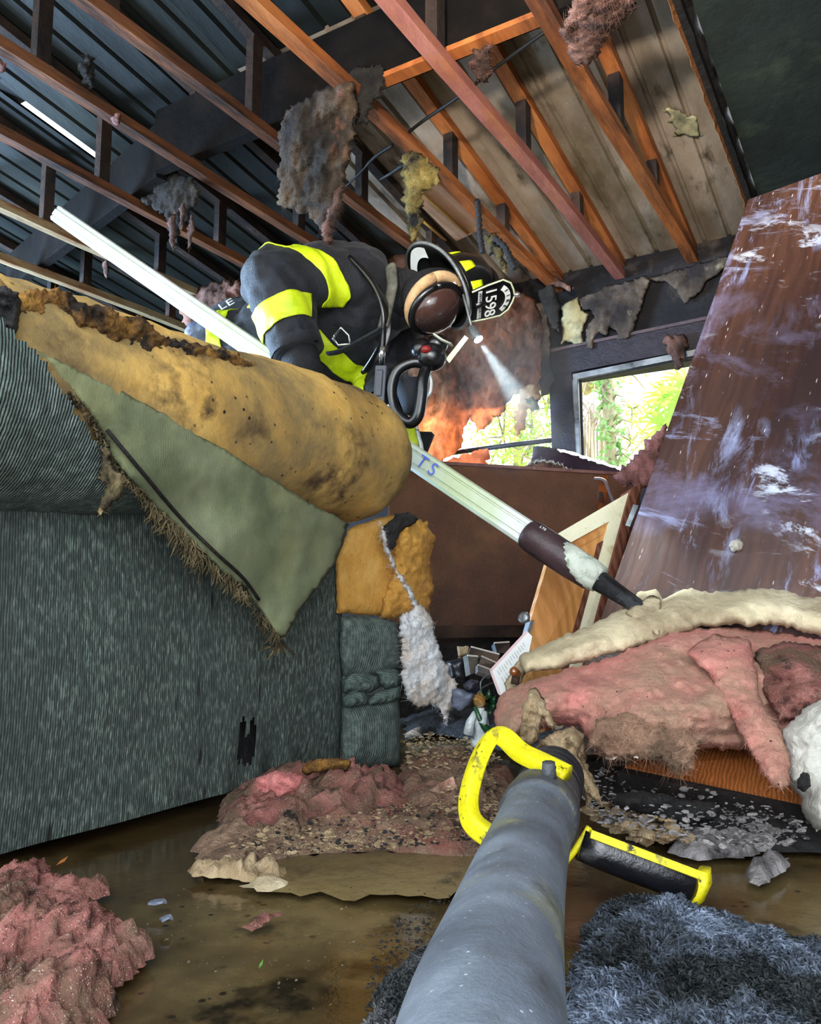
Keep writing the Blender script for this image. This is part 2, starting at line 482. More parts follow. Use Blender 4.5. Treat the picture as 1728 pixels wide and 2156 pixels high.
# rear wall with two window openings
m_wall = mat('burnt wall', [(11, 10, 12), (22, 20, 21), (38, 33, 32)], 4, 8, .85, patch=((70, 60, 52), 5, .66, .08), bump=.5, bscale=24)
W1 = (.62, 1.392, 1.06, 1.60)      # y0, y1, z0, z1
W2 = (1.51, 2.50, 1.02, 1.56)
mb = MB()
ysn = [-1.7, W1[0], W1[1], W2[0], W2[1], 5.0]
zs = [-.05, 1.06, 1.60, 2.2]
for i in range(5):
    for k in range(3):
        if k == 1 and i in (1, 3): continue
        mb.box((XW + .05, (ysn[i] + ysn[i + 1]) / 2, (zs[k] + zs[k + 1]) / 2), (.10, ysn[i + 1] - ysn[i], zs[k + 1] - zs[k]))
mb.build('wall_rear', m_wall, kind='structure', smooth=False)
mb = MB(); mb.box((3.05, 5.05, 1.2), (2.1, .1, 2.5)); mb.build('wall_left', m_wall, kind='structure', smooth=False)
mb = MB(); mb.box((2.0, -1.75, 1.0), (4.1, .1, 2.1)); mb.build('wall_right', m_wall, kind='structure', smooth=False)

# window surround of dark planks; the right window keeps its aluminium frame
def strip(mb, a, b, wdt, t, x):
    """plank on the rear wall from a to b (y,z), width wdt, standing t proud"""
    a = Vector((x, *a)); b = Vector((x, *b)); d = (b - a).normalized(); nrm = Vector((-1, 0, 0)).cross(d) * wdt / 2
    return mb.quad(a - nrm - Vector((t, 0, 0)), b - nrm - Vector((t, 0, 0)), b + nrm - Vector((t, 0, 0)), a + nrm - Vector((t, 0, 0)), t)
mb = MB()
strip(mb, (1.53, 1.690), (.55, 1.722), .135, .035, XW)
strip(mb, (1.452, 1.63), (1.440, 1.00), .125, .030, XW)
strip(mb, (.58, 1.66), (.58, 1.00), .10, .030, XW)
fr_o = mb.build('window_1', m_frame, kind='structure', smooth=False)
mb = MB()
strip(mb, (1.378, 1.588), (1.372, 1.04), .034, .024, XW); strip(mb, (1.385, 1.602), (.60, 1.640), .030, .024, XW)
strip(mb, (.64, 1.60), (.64, 1.04), .034, .024, XW); strip(mb, (1.39, 1.06), (.60, 1.06), .034, .024, XW)
mb.build('window_frame', m_alu, fr_o, smooth=False)
mb = MB()
strip(mb, (1.350, 1.585), (1.346, 1.04), .012, .014, XW); strip(mb, (1.355, 1.580), (.65, 1.617), .010, .014, XW)
mb.build('window_sash', m_char, fr_o, smooth=False)
mb = MB()
strip(mb, (1.53, 1.758), (.55, 1.792), .016, .045, XW)
mb.build('trim_window_head', mat('pale trim lip', [(56, 44, 46), (92, 76, 76)], 8, 6, .7), kind='structure', smooth=False)
mb = MB()
mb.tube([(XW - .01, 1.50, 1.282), (XW - .01, 1.70, 1.281), (XW - .01, 2.5, 1.265)], .014, 8)
w2 = mb.build('window_2', m_frame, kind='structure')
mb = MB(); strip(mb, (2.52, 1.60), (1.50, 1.60), .08, .03, XW); mb.build('window_frame', m_frame, w2, smooth=False)

# ------------------------------------------------------------------ roof trusses
m_lum = mat('smoked lumber', [(104, 54, 22), (160, 90, 42), (186, 116, 60)], 5, 7, .7, patch=((58, 34, 22), 3, .60, .1), patch2=((24, 18, 16), 5, .62, .08), bump=.35, bscale=18, stretch=(.25, 1.6, 1.6))
m_lumd = mat('darkened lumber', [(34, 24, 18), (56, 40, 30), (78, 56, 40)], 6, 7, .8, patch=((18, 15, 14), 4, .52, .1), bump=.4, bscale=20)
m_lumr = mat('red stained lumber', [(120, 70, 62), (150, 92, 80), (170, 110, 84)], 5, 7, .6, patch=((168, 104, 56), 2, .56, .08), bump=.3, bscale=26, stretch=(.4, 1.5, 1.5))
m_lump = mat('pale scorched lumber', [(120, 104, 74), (150, 132, 98), (164, 144, 108)], 6, 7, .75, patch=((110, 66, 34), 3, .58, .07), specks=(40, .2, (70, 52, 34)), bump=.3, stretch=(.3, 1.5, 1.5))
m_lumk = mat('sooty lumber', [(64, 36, 18), (104, 60, 32), (134, 84, 50)], 5, 7, .75, patch=((40, 26, 18), 4, .54, .1), patch2=((20, 16, 14), 6, .60, .08), bump=.35, bscale=18, stretch=(.25, 1.6, 1.6))
TL = ['roof truss with a yellow-lit lower chord, nearest the blackened ceiling board',
      'roof truss whose lower chord is stained pinkish red, running above the helmet',
      'roof truss with hanging scorched rags, ending above the firefighter helmet',
      'orange-brown roof truss passing behind the big hanging brown insulation mat',
      'roof truss with a red insulation tuft caught on its lower chord',
      'roof truss with ragged pink shreds hanging over the jacket shoulder',
      'pale roof truss just above the upper end of the white pole',
      'lowest pale roof truss seen just over the torn foam of the sofa',
      'roof truss beyond the lowest pale truss, mostly hidden by the sofa']
XS = [.85, 1.42, 2.06, 2.72, 3.28]
for i, y in enumerate(YT):
    x0, x1 = .2, 3.97
    t = thing('roof_truss', TL[i], 'truss', (x0, y, HC), 'roof trusses over the burnt room')
    lm = (m_lum if i < 3 else m_lumk) if i in (2, 3, 4, 5) else (m_lump if i >= 6 else m_lumr if i == 1 else m_lum)
    wdt = .052 if i < 3 else .042
    sag = lambda x: .012 * math.sin((x - x0) * 2.1 + i)
    mb = MB(); P = []
    for k in range(25):
        x = x0 + (x1 - x0) * k / 24
        P.append((x, y + .004 * math.sin(x * 3 + i * 2), HC + .019 + .006 * math.sin(x * 2.3 + i)))
    vs = []; fs = []
    for p in P:
        for dy, dz in ((-wdt / 2, -.019), (wdt / 2, -.019), (wdt / 2, .019), (-wdt / 2, .019)):
            vs.append((p[0], p[1] + dy, p[2] + dz + .0015 * fr(Vector((p[0] * 6, dy * 90, i)))))
    for k in range(24):
        for q in range(4): a = k * 4; fs.append((a + q, a + (q + 1) % 4, a + 4 + (q + 1) % 4, a + 4 + q))
    fs += [(0, 1, 2, 3), (99, 98, 97, 96)]
    mb.add(vs, fs).build('bottom_chord', lm, t, smooth=False)
    mb = MB()
    for xa, xb in ((x0, 1.0), (1.0, x1)):
        mb.quad((xa, y - wdt / 2, roofz(xa) + .0), (xb, y - wdt / 2, roofz(xb) + .0), (xb, y + wdt / 2, roofz(xb)), (xa, y + wdt / 2, roofz(xa)), .04)
    mb.build('top_chord', m_lum if i in (0, 1, 2) else m_lumd, t, smooth=False)
    for k, x in enumerate(XS):
        x += .05 * math.sin(i * 3 + k)
        mb = MB(); mb.box((x, y, (HC + .038 + roofz(x)) / 2), (.05, wdt * .8, roofz(x) - HC - .036))
        mb.build('web', m_lumd, t, smooth=False)
m_soot = mat('sooted beam', [(8, 7, 6), (17, 14, 12), (30, 24, 20)], 5, 7, .9, bump=.3, spec=.1)
# cross beam between the trusses and the roof
mb = MB(); y = .45
while y < 2.4:
    mb.box((2.10, y + .25, 2.27), (.045, .5, .26)); y += .5
o = mb.build('roof_beam', m_soot, smooth=False, label='dark cross beam laid on the trusses under the roof', cat='beam')
pa, pb = Vector((2.10, 2.46, 2.13)), onZ(10, 612, 2.13); pb = Vector((pb.x, pb.y, 2.13))
mb = MB(); mb.quad(pa, pb, pb + Vector((0, 0, .2)), pa + Vector((0, 0, .24)), .045); mb.build('roof_beam', m_soot, smooth=False, label='sooty beam skewed away under the roof at the upper left', cat='beam')
mb = MB(); mb.box((2.085, 1.15, 2.142), (.05, .72, .018)); mb.build('lower_edge', m_lum, o, smooth=False, label='clean orange lower edge of the beam')
# ================================================================== sofa
YS = 1.22
m_sofa = mat('ribbed grey-green upholstery', [(34, 42, 39), (58, 69, 64), (118, 130, 121)], 210, 6, .85, stripes=('X', 66, .20, 3.0), patch=((40, 48, 46), 3, .60, .12), patch2=((126, 120, 104), 6, .72, .04), bump=.32, bscale=190, stretch=(1, 1, .24), spec=.4, specks=(26, .16, (16, 18, 18)))
m_sofar = mat('ribbed grey-green roll cover', [(48, 62, 58), (76, 92, 86), (116, 132, 124)], 60, 6, .8, stripes=('X', 62, .30, 2.0), patch=((46, 60, 42), 2.5, .56, .12), bump=.7, bscale=90, stretch=(1, 1, .5), spec=.5)
m_sofap = mat('corded pleat upholstery', [(48, 58, 55), (74, 86, 81), (104, 116, 109)], 50, 6, .85, stripes=('X', 52, .24, 2.5), patch=((54, 62, 58), 5, .6, .1), patch2=((150, 138, 122), 7, .74, .03), bump=.4, bscale=110)
m_sofab = mat('corded knot upholstery', [(50, 62, 58), (78, 92, 86), (108, 122, 114)], 50, 6, .85, stripes=('DIAGONAL', 44, .24, 3.5), patch2=((150, 138, 122), 9, .70, .03), bump=.4, bscale=110)
m_flap = mat('peeled green fabric', [(74, 80, 58), (100, 106, 78), (122, 126, 98)], 5, 8, .9, stripes=('X', 130, .10, 4), patch=((120, 122, 84), 4, .60, .1), patch2=((70, 66, 46), 3.2, .66, .1), bump=.25, bscale=160)
m_foam = mat('yellow upholstery foam', [(146, 112, 56), (196, 154, 78), (216, 178, 100)], 4.5, 9, .95, patch=((124, 104, 66), 4, .49, .12), patch2=((78, 60, 38), 7, .61, .07), bump=.25, bscale=60, specks=(34, .15, (36, 28, 22)), distort=.6)
m_foamc = mat('charred foam crust', [(60, 42, 22), (140, 98, 44), (200, 150, 66)], 14, 8, .95, patch=((32, 25, 18), 11, .53, .08), bump=1.0, bscale=60)
m_foamo = mat('orange foam', [(150, 104, 46), (196, 146, 68), (216, 172, 100)], 5, 8, .95, patch=((150, 100, 52), 7, .62, .08), patch2=((52, 40, 30), 6, .72, .04), bump=.5, bscale=70, transl=.15)
m_black = mat('black char', [(8, 8, 8), (20, 19, 19), (38, 36, 36)], 14, 8, .7, bump=1.0, bscale=50, spec=.5)
m_fringe = mat('scorched fringe', [(36, 30, 20), (84, 74, 50), (128, 112, 80)], 30, 6, .95, patch=((26, 20, 18), 18, .55, .08))
m_batt = mat('white batting', [(196, 192, 188), (226, 226, 226), (238, 240, 244)], 9, 8, 1, patch=((214, 180, 140), 5, .60, .1), patch2=((40, 40, 38), 9, .68, .03), bump=.8, bscale=60, transl=.15)

sofa = thing('sofa', 'green-grey ribbed sofa with its arm roll torn open to yellow foam', 'sofa', (1.0, 1.6, 0))
# outer side panel of the arm, with burnt slits near the floor
mb = MB(); nx, nz_ = 230, 110; X0, X1, Z0, Z1 = .25, 1.712, .015, .64
tears = [onY(x, y, YS) for x, y in ((512, 1560), (524, 1580), (532, 1562))]
vs = []; fs = []
for j in range(nz_ + 1):
    for i in range(nx + 1):
        x = X0 + (X1 - X0) * i / nx; z = Z0 + (Z1 - Z0) * j / nz_
        zz = z - .0 * i
        ed = max(0, (x - 1.66) / .05) * .6; bul = .012 * math.sin(math.pi * min(1, z / .62)) * (1 - ed ** 2)
        wr = .006 * fr(Vector((x * 3, z * 3, 2)))
        if z < .16: wr += .010 * math.exp(-((x - 1.42) / .12) ** 2) * math.sin(x * 60) * (1 - z / .16)
        vs.append((x, YS + .012 - bul - wr + .02 * ed ** 2, z))
def torn(x, z):
    for k, p in enumerate(tears):
        if ((x - p.x) / .011) ** 2 + ((z - p.z) / (.05 if k != 1 else .036)) ** 2 < 1: return True
    return False
for j in range(nz_):
    for i in range(nx):
        a = j * (nx + 1) + i
        x = X0 + (X1 - X0) * (i + .5) / nx; z = Z0 + (Z1 - Z0) * (j + .5) / nz_
        if not torn(x, z): fs.append((a, a + 1, a + nx + 2, a + nx + 1))
mb.add(vs, fs).build('side_panel', m_sofa, sofa)
mb = MB(); mb.box((1.0, YS + .14, .32), (1.34, .16, .58)); mb.build('arm_frame', m_black, sofa, smooth=False)
mb = MB(); mb.box((1.12, 2.2, .22), (1.0, 1.5, .4)); mb.box((1.2, 2.2, .44), (.95, 1.45, .1)); mb.build('seat', m_sofa, sofa, smooth=False)
mb = MB(); mb.box((.42, 2.2, .42), (.3, 1.7, .8)); mb.build('backrest', m_sofa, sofa, smooth=False)
# the padded roll on top of the arm
RZ = lambda x: .755 + .048 * (x - .78) / .9
RY = 1.24; RR = .182; RXE = 1.715
prof = []
for k in range(46): prof.append((.22 + (RXE - .22) * k / 45, RR))
for k in range(1, 13):
    a = math.pi / 2 * k / 12; prof.append((RXE + RR * 1.02 * math.sin(a), max(.002, RR * math.cos(a))))
NS = 72; vs = []; fs = []
for x, r in prof:
    for k in range(NS):
        a = 2 * math.pi * k / NS
        d = Vector((0, math.cos(a), math.sin(a)))
        p = Vector((x, RY, RZ(min(x, RXE)))) + d * r
        q = fr(p * 4.5) * .012 + fr(p * 16) * .004
        if x < 1.3 and math.sin(a) > .5: q -= .022 * abs(fr(p * 9)) * min(1, (1.3 - x) * 2)
        vs.append(p + d * q * (r / RR))
for i in range(len(prof) - 1):
    for k in range(NS): fs.append((i * NS + k, i * NS + (k + 1) % NS, (i + 1) * NS + (k + 1) % NS, (i + 1) * NS + k))
fs.append(tuple(range(NS))); fs.append(tuple((len(prof) - 1) * NS + k for k in range(NS)))
mb = MB(); mb.add(vs, fs); mb.build('foam_roll', m_foam, sofa, label='torn yellow foam of the arm roll')
# fabric still wrapped round the near end of the roll
cov = [(-900, 500), (-20, 640), (40, 712), (86, 752), (150, 850), (215, 945), (262, 1010), (330, 1078), (330, 1140), (-900, 1200)]
cov = dense(cov, 14, 6, 4)
vs = []; fs = []; NX = 150; NA = 90
for i in range(NX + 1):
    x = .22 + 1.0 * i / NX
    for k in range(NA + 1):
        a = math.radians(100 + 185 * k / NA)
        p = Vector((x, RY + math.cos(a) * (RR + .016), RZ(x) + math.sin(a) * (RR + .016)))
        if k > NA * .86: p.y += (k / NA - .86) * .25
        vs.append(p + Vector((0, math.cos(a), math.sin(a))) * fr(p * 5) * .008)
for i in range(NX):
    for k in range(NA):
        a = i * (NA + 1) + k
        c = (vs[a] + vs[a + NA + 2]) / 2
        u = pix(c)
        if inside(cov, *u): fs.append((a, a + 1, a + NA + 2, a + NA + 1))
mb = MB(); mb.add(vs, fs); mb.build('roll_cover', m_sofar, sofa)
# fabric peeled off the foam and hanging down
dpl = plane3((.4, 1.048, .9), (1.5, 1.040, .9), (1.2, 1.120, .25))
flap = [(78, 738), (180, 786), (330, 862), (480, 950), (620, 1040), (735, 1104), (722, 1150), (696, 1205), (664, 1245), (628, 1290), (600, 1346), (566, 1316), (520, 1240), (470, 1206), (425, 1160), (380, 1118), (330, 1075), (296, 1030), (236, 966), (196, 880), (140, 812)]
fd = lambda x, y: .016 * math.sin((x * .55 + y * .8) / 36) * max(0, min(1, (y - .62 * x - 720) / 90)) + (.05 * max(0, (x - 640) / 95) ** 2 * -1 if x > 640 else 0)
puff('fabric_flap', flap, dpl, .010, m_flap, step=8, rough=3, amp=.012, nsc=7, parent=sofa, seed=3, fold=fd, R_=18)
# seam piping along the flap
def seamline(pts, off=.004): return [at(x, y, dpl(x, y) - fd(x, y) - .012 - off) for x, y in pts]
mb = MB(); mb.tube(catmull(seamline([(225, 905), (300, 995), (380, 1090), (450, 1160), (510, 1215), (545, 1262)]), 6), .0035, 8)
mb.build('seam', m_char, sofa)
# scorched fringe along the torn edge
mb = MB(); rn = random.Random(5)
edge = catmull([(150, 830), (196, 890), (236, 970), (296, 1035), (340, 1085), (392, 1130), (440, 1180), (500, 1235), (545, 1290), (590, 1350)], 12)
for q in range(620):
    i = rn.randrange(len(edge)); x, y = edge[i]
    k = .35 + .9 * math.exp(-((x - 410) / 90) ** 2) + .7 * math.exp(-((x - 590) / 30) ** 2)
    dd = dpl(x, y) + rn.uniform(-.012, .012)
    x += rn.uniform(-6, 8); y += rn.uniform(-8, 6)
    L_ = rn.uniform(14, 46) * k
    a = math.radians(rn.gauss(105, 26))
    pts = [at(x, y, dd), at(x + math.cos(a) * L_ * .5 + rn.uniform(-4, 4), y + math.sin(a) * L_ * .5, dd), at(x + math.cos(a) * L_ + rn.uniform(-7, 7), y + math.sin(a) * L_, dd + rn.uniform(-.01, .01))]
    mb.tube(pts, [rn.uniform(.001, .003), rn.uniform(.001, .0026), .0006], 4, cap=False)
mb.build('fringe', m_fringe, sofa)
puff('fringe_tassel', [(205, 940), (230, 950), (236, 985), (262, 1008), (258, 1040), (240, 1060), (212, 1085), (203, 1075), (216, 1050), (224, 1020), (205, 1010), (214, 975)], dpl(230, 1010) - .02, .012, m_fringe, step=6, rough=5, amp=.02, nsc=40, parent=sofa, seed=8, fib=160, flen=.018)
# charred crust along the top of the foam
cr = lambda x, y: plane((1.0, 1.10, .9), (0, 1, 0))(x, y)
puff('charred_crust', [(16, 690), (22, 628), (60, 610), (130, 612), (180, 640), (235, 645), (262, 668), (300, 662), (330, 700), (400, 722), (480, 735), (540, 765), (510, 790), (470, 782), (430, 760), (398, 770), (366, 752), (330, 752), (296, 740), (262, 722), (236, 728), (206, 706), (176, 704), (146, 686), (110, 690), (84, 676), (60, 700), (30, 712)],
     cr, .014, m_foamc, step=5, rough=7, amp=.022, nsc=20, fine=.012, R_=14, parent=sofa, seed=12, fib=500, flen=.012)
puff('char_lump', [(-40, 612), (4, 604), (40, 616), (46, 650), (34, 700), (6, 716), (-40, 700)], lambda x, y: cr(x, y) - .03, .04, m_black, step=6, rough=5, amp=.04, nsc=30, parent=sofa, seed=14)
puff('foam_scrap', [(-60, 560), (0, 588), (18, 602), (26, 640), (10, 690), (-60, 690)], cr, .05, m_foam, step=9, rough=4, amp=.02, parent=sofa, seed=15)
# front of the arm: puffed top, knotted band, puffed bottom
ap = plane3((1.69, 1.205, 0), (1.845, 1.135, 0), (1.69, 1.205, 1))
puff('upper_pleat', [(716, 1300), (730, 1294), (800, 1300), (838, 1310), (844, 1360), (842, 1404), (800, 1420), (760, 1428), (722, 1424), (714, 1370)], ap, .045, m_sofap, step=6, rough=0, amp=.006, nsc=14, back=2.2, parent=sofa, seed=21, R_=55)
puff('lower_pleat', [(722, 1486), (780, 1480), (838, 1472), (843, 1520), (843, 1600), (838, 1612), (780, 1618), (720, 1624), (716, 1560)], ap, .040, m_sofap, step=6, rough=0, amp=.006, nsc=14, back=2.2, parent=sofa, seed=22, R_=50)
for nm, pl_, th in (('a', [(718, 1432), (740, 1416), (770, 1412), (796, 1424), (800, 1446), (784, 1458), (750, 1462), (722, 1460)], .052),
                    ('b', [(784, 1412), (816, 1404), (838, 1410), (846, 1428), (838, 1446), (812, 1452), (798, 1440), (796, 1424)], .046),
                    ('c', [(720, 1468), (740, 1450), (766, 1454), (778, 1470), (774, 1486), (746, 1492), (722, 1492)], .054),
                    ('d', [(772, 1476), (790, 1456), (820, 1448), (842, 1444), (844, 1468), (828, 1480), (800, 1486), (776, 1488)], .048)):
    puff('knot_fold', pl_, ap, th, m_sofab, step=4, rough=0, amp=.004, nsc=20, back=1.5, parent=sofa, seed=23 + ord(nm), R_=20)
# foam block and batting where the arm front has burst
fp = plane3((1.72, 1.20, 0), (1.95, 1.14, 0), (1.72, 1.20, 1))
puff('foam_block', [(706, 1180), (735, 1112), (790, 1092), (830, 1082), (850, 1096), (850, 1180), (842, 1250), (812, 1298), (770, 1296), (708, 1290)], fp, .03, m_foamo, step=8, rough=2, amp=.008, back=2.5, parent=sofa, seed=31, R_=25)
puff('fibre_pad', [(820, 1100), (850, 1088), (896, 1098), (914, 1128), (906, 1172), (912, 1236), (900, 1286), (870, 1298), (830, 1306), (800, 1300), (806, 1260), (826, 1200)], lambda x, y: fp(x, y) - .03, .05, m_foamo, step=5, rough=5, amp=.03, nsc=18, fine=.012, back=1.6, parent=sofa, seed=32, fib=4000, flen=.02, fwid=.00025, label='fluffy orange fibre padding')
puff('burnt_patch', [(806, 1110), (830, 1082), (862, 1078), (880, 1092), (862, 1112), (846, 1120), (828, 1160), (814, 1160)], lambda x, y: fp(x, y) - .085, .012, m_black, step=5, rough=4, amp=.02, nsc=30, parent=sofa, seed=33)
puff('batting', [(797, 1094), (810, 1106), (816, 1150), (846, 1212), (892, 1280), (912, 1308), (924, 1362), (942, 1402), (963, 1440), (958, 1486), (946, 1500), (940, 1528), (930, 1496), (905, 1484), (872, 1486), (852, 1470), (846, 1420), (846, 1380), (838, 1340), (842, 1300), (872, 1282), (842, 1222), (808, 1160)],
     lambda x, y: fp(x, y) - .09, .035, m_batt, step=4, rough=6, amp=.03, nsc=16, fine=.014, parent=sofa, seed=34, fib=6000, flen=.020, fwid=.00025, label='white polyester batting hanging out')

# ================================================================== brown panelled counter
m_brown = mat('smoked brown hardboard', [(84, 54, 37), (112, 74, 50), (134, 94, 62)], 3.2, 8, .55, patch=((76, 47, 38), 2.2, .55, .14), patch2=((56, 40, 30), 2.2, .64, .14), bump=.5, bscale=170, spec=.45, specks=(120, .18, (150, 112, 70)))
c = thing('counter', 'smoke-browned hardboard counter front standing below the left window', 'counter', (2.9, 1.0, 0))
a_, b_ = at(820, 972, 2.98), at(1345, 1003, 3.32)
a0, b0 = Vector((a_.x, a_.y, .29)), Vector((b_.x, b_.y, .29))
mb = MB(); mb.quad(a_, b_, b0, a0, .02); mb.build('front_panel', m_brown, c, smooth=False)
mb = MB(); o_ = (b_ - a_).normalized(); nn = Vector((o_.y, -o_.x, 0)).normalized()
if nn.dot(CAM - a_) < 0: nn = -nn
mb.quad(a_ + Vector((0, 0, .012)) + nn * .008, b_ + Vector((0, 0, .012)) + nn * .008, b_ + nn * .008, a_ + nn * .008, .30); mb.build('top_board', mat('worn edge', [(96, 62, 58), (140, 104, 96)], 12, 5, .6, patch=((180, 150, 130), 20, .66, .05)), c, smooth=False)
mb = MB(); z_ = Vector((0, 0, .045)); mb.quad(a0 + z_ + nn * .012, b0 + z_ + nn * .012, b0 + nn * .012, a0 + nn * .012, .012); mb.build('base_rail', m_lumd, c, smooth=False)
mb = MB(); mb.quad(a0 - nn * .06, b0 - nn * .06, b0 - nn * .06 - Vector((0, 0, .29)), a0 - nn * .06 - Vector((0, 0, .29)), .02); mb.build('shade_base', m_black, c, smooth=False)  # black panel stands in for the dark void below the counter front
pn = plane(a_ + nn * .003, nn)
def panel_px(x, y): return at(x, y, pn(x, y))
mb = MB(); mb.quad(panel_px(953, 1311), panel_px(968, 1312), panel_px(968, 1336), panel_px(953, 1335), .004); mb.build('outlet_plate', m_lumd, c, smooth=False)
mb = MB(); mb.quad(panel_px(1258, 1035), panel_px(1270, 1036), panel_px(1272, 1060), panel_px(1260, 1058), .004); mb.build('bracket', m_alu, c, smooth=False)
mb = MB(); mb.quad(panel_px(1262, 1000), panel_px(1280, 1001), panel_px(1268, 1180), panel_px(1252, 1180), .006); mb.build('corner_post', m_lum, c, smooth=False)

# ================================================================== cupboard door propped up in the rubble
m_pine = mat('honey wood panel', [(150, 92, 44), (192, 132, 72), (214, 166, 104)], 3, 8, .45, stripes=('X', 10, .07, 5), patch=((206, 188, 140), 4, .60, .12), bump=.2, bscale=30, stretch=(1, 1, .16), spec=.5)
m_cream = mat('cream painted rail', [(214, 208, 170), (232, 226, 192), (238, 234, 206)], 6, 7, .5, patch=((190, 176, 124), 8, .64, .06), bump=.25, bscale=50, specks=(60, .13, (90, 70, 50)))
m_trim = mat('dark red-brown trim', [(62, 34, 24), (96, 56, 40), (120, 74, 56)], 4, 7, .5, stripes=('X', 14, .18, 4), bump=.3, bscale=40, stretch=(1, 1, .2))
def quadmap(p00, p10, p11, p01):
    p00, p10, p11, p01 = map(Vector, (p00, p10, p11, p01))
    return lambda u, v: (p00 * (1 - u) + p10 * u) * (1 - v) + (p01 * (1 - u) + p11 * u) * v
def patchbox(mb, q, u0, u1, v0, v1, t0, t1, n):
    P = [q(u0, v0), q(u1, v0), q(u1, v1), q(u0, v1)]
    return mb.add([p + n * t1 for p in P] + [p + n * t0 for p in P], [(0, 1, 2, 3), (7, 6, 5, 4), (0, 4, 5, 1), (1, 5, 6, 2), (2, 6, 7, 3), (3, 7, 4, 0)])
TL_, TR_, BL_, BR_ = at(1170, 1126, 2.38), at(1352, 1020, 2.55), at(1092, 1392, 2.18), at(1270, 1330, 2.33)
q = quadmap(BL_, BR_, TR_, TL_)
n_ = (BR_ - BL_).cross(TL_ - BL_).normalized()
if n_.dot(CAM - BL_) < 0: n_ = -n_
cdoor = thing('cupboard_door', 'honey wood cupboard door with cream rails, propped beside the scuffed board', 'cupboard door', tuple(BL_ * .5 + BR_ * .5))
ext = -.55
mb = MB(); patchbox(mb, q, 0, .80, ext, 1.0, -.02, 0, n_); mb.build('panel', m_pine, cdoor, smooth=False)
mb = MB(); patchbox(mb, q, -.01, .86, .84, 1.0, 0, .012, n_); mb.build('top_rail', m_cream, cdoor, smooth=False)
mb = MB(); patchbox(mb, q, .64, .80, ext, .845, 0, .012, n_); patchbox(mb, q, .70, .86, .70, .90, 0, .0118, n_); mb.build('stile', m_cream, cdoor, smooth=False)
mb = MB(); patchbox(mb, q, .06, .64, .755, .80, 0, .007, n_); mb.build('rail_moulding', m_pine, cdoor, smooth=False)
mb = MB(); patchbox(mb, q, .57, .635, ext, .70, 0, .010, n_); mb.build('stile_moulding', m_trim, cdoor, smooth=False)
mb = MB(); patchbox(mb, q, .80, .93, ext, 1.02, -.03, .022, n_); mb.build('edge_trim', m_trim, cdoor, smooth=False)
mb = MB(); patchbox(mb, q, .93, 1.0, ext, 1.0, -.04, .006, n_); mb.build('inner_trim', m_trim, cdoor, smooth=False)
m_plas = mat('plaster chip', [(180, 172, 158), (214, 208, 196)], 20, 6, .9, bump=.8, bscale=80)
mb = MB(); patchbox(mb, q, -.03, .01, .02, .30, -.012, .014, n_); mb.build('hinge', m_alu, cdoor, smooth=False)
mb = MB(); p = at(1112, 1306, 2.17); mb.tube([p, at(1104, 1301, 2.15)], [.005, .005], 10); mb.tube([at(1105, 1302, 2.150), at(1103, 1300, 2.14), at(1101, 1299, 2.138)], [.008, .017, .012], 14); mb.build('knob', m_alu, cdoor, label='small metal knob')

# ================================================================== big scuffed board
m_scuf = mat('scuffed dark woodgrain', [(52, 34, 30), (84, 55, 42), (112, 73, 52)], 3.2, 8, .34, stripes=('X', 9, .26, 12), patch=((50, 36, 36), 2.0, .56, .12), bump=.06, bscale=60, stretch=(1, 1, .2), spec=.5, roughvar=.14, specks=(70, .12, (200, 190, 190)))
# white paint scrapes as long thin smears; the broad lavender layer is painted sheen
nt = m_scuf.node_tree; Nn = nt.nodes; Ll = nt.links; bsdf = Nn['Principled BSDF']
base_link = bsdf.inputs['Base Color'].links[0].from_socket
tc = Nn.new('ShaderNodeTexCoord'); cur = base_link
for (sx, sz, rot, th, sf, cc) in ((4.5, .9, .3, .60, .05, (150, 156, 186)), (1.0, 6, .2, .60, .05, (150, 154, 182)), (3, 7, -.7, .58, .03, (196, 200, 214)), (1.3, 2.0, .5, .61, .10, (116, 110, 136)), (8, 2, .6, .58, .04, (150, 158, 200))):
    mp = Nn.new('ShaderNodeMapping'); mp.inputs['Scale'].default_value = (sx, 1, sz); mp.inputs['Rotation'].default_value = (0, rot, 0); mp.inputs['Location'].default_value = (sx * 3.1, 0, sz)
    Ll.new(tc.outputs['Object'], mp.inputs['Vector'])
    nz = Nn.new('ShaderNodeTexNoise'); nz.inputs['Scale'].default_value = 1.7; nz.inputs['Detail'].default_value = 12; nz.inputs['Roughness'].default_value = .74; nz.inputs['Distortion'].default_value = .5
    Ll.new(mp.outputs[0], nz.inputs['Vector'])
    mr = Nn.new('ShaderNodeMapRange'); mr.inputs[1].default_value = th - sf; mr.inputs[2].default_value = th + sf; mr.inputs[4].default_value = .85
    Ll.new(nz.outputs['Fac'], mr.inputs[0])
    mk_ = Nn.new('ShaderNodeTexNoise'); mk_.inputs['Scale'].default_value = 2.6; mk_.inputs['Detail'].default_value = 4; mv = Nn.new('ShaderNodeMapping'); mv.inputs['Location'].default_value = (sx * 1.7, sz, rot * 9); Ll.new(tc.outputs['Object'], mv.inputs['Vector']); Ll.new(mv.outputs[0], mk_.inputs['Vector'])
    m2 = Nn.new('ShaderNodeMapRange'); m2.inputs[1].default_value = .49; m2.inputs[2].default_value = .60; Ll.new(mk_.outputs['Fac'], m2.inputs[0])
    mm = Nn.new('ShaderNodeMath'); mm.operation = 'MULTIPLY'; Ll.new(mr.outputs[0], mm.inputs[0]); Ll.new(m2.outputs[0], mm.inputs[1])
    mx = Nn.new('ShaderNodeMix'); mx.data_type = 'RGBA'; Ll.new(mm.outputs[0], mx.inputs[0]); Ll.new(cur, mx.inputs[6]); mx.inputs[7].default_value = lin(cc); cur = mx.outputs[2]
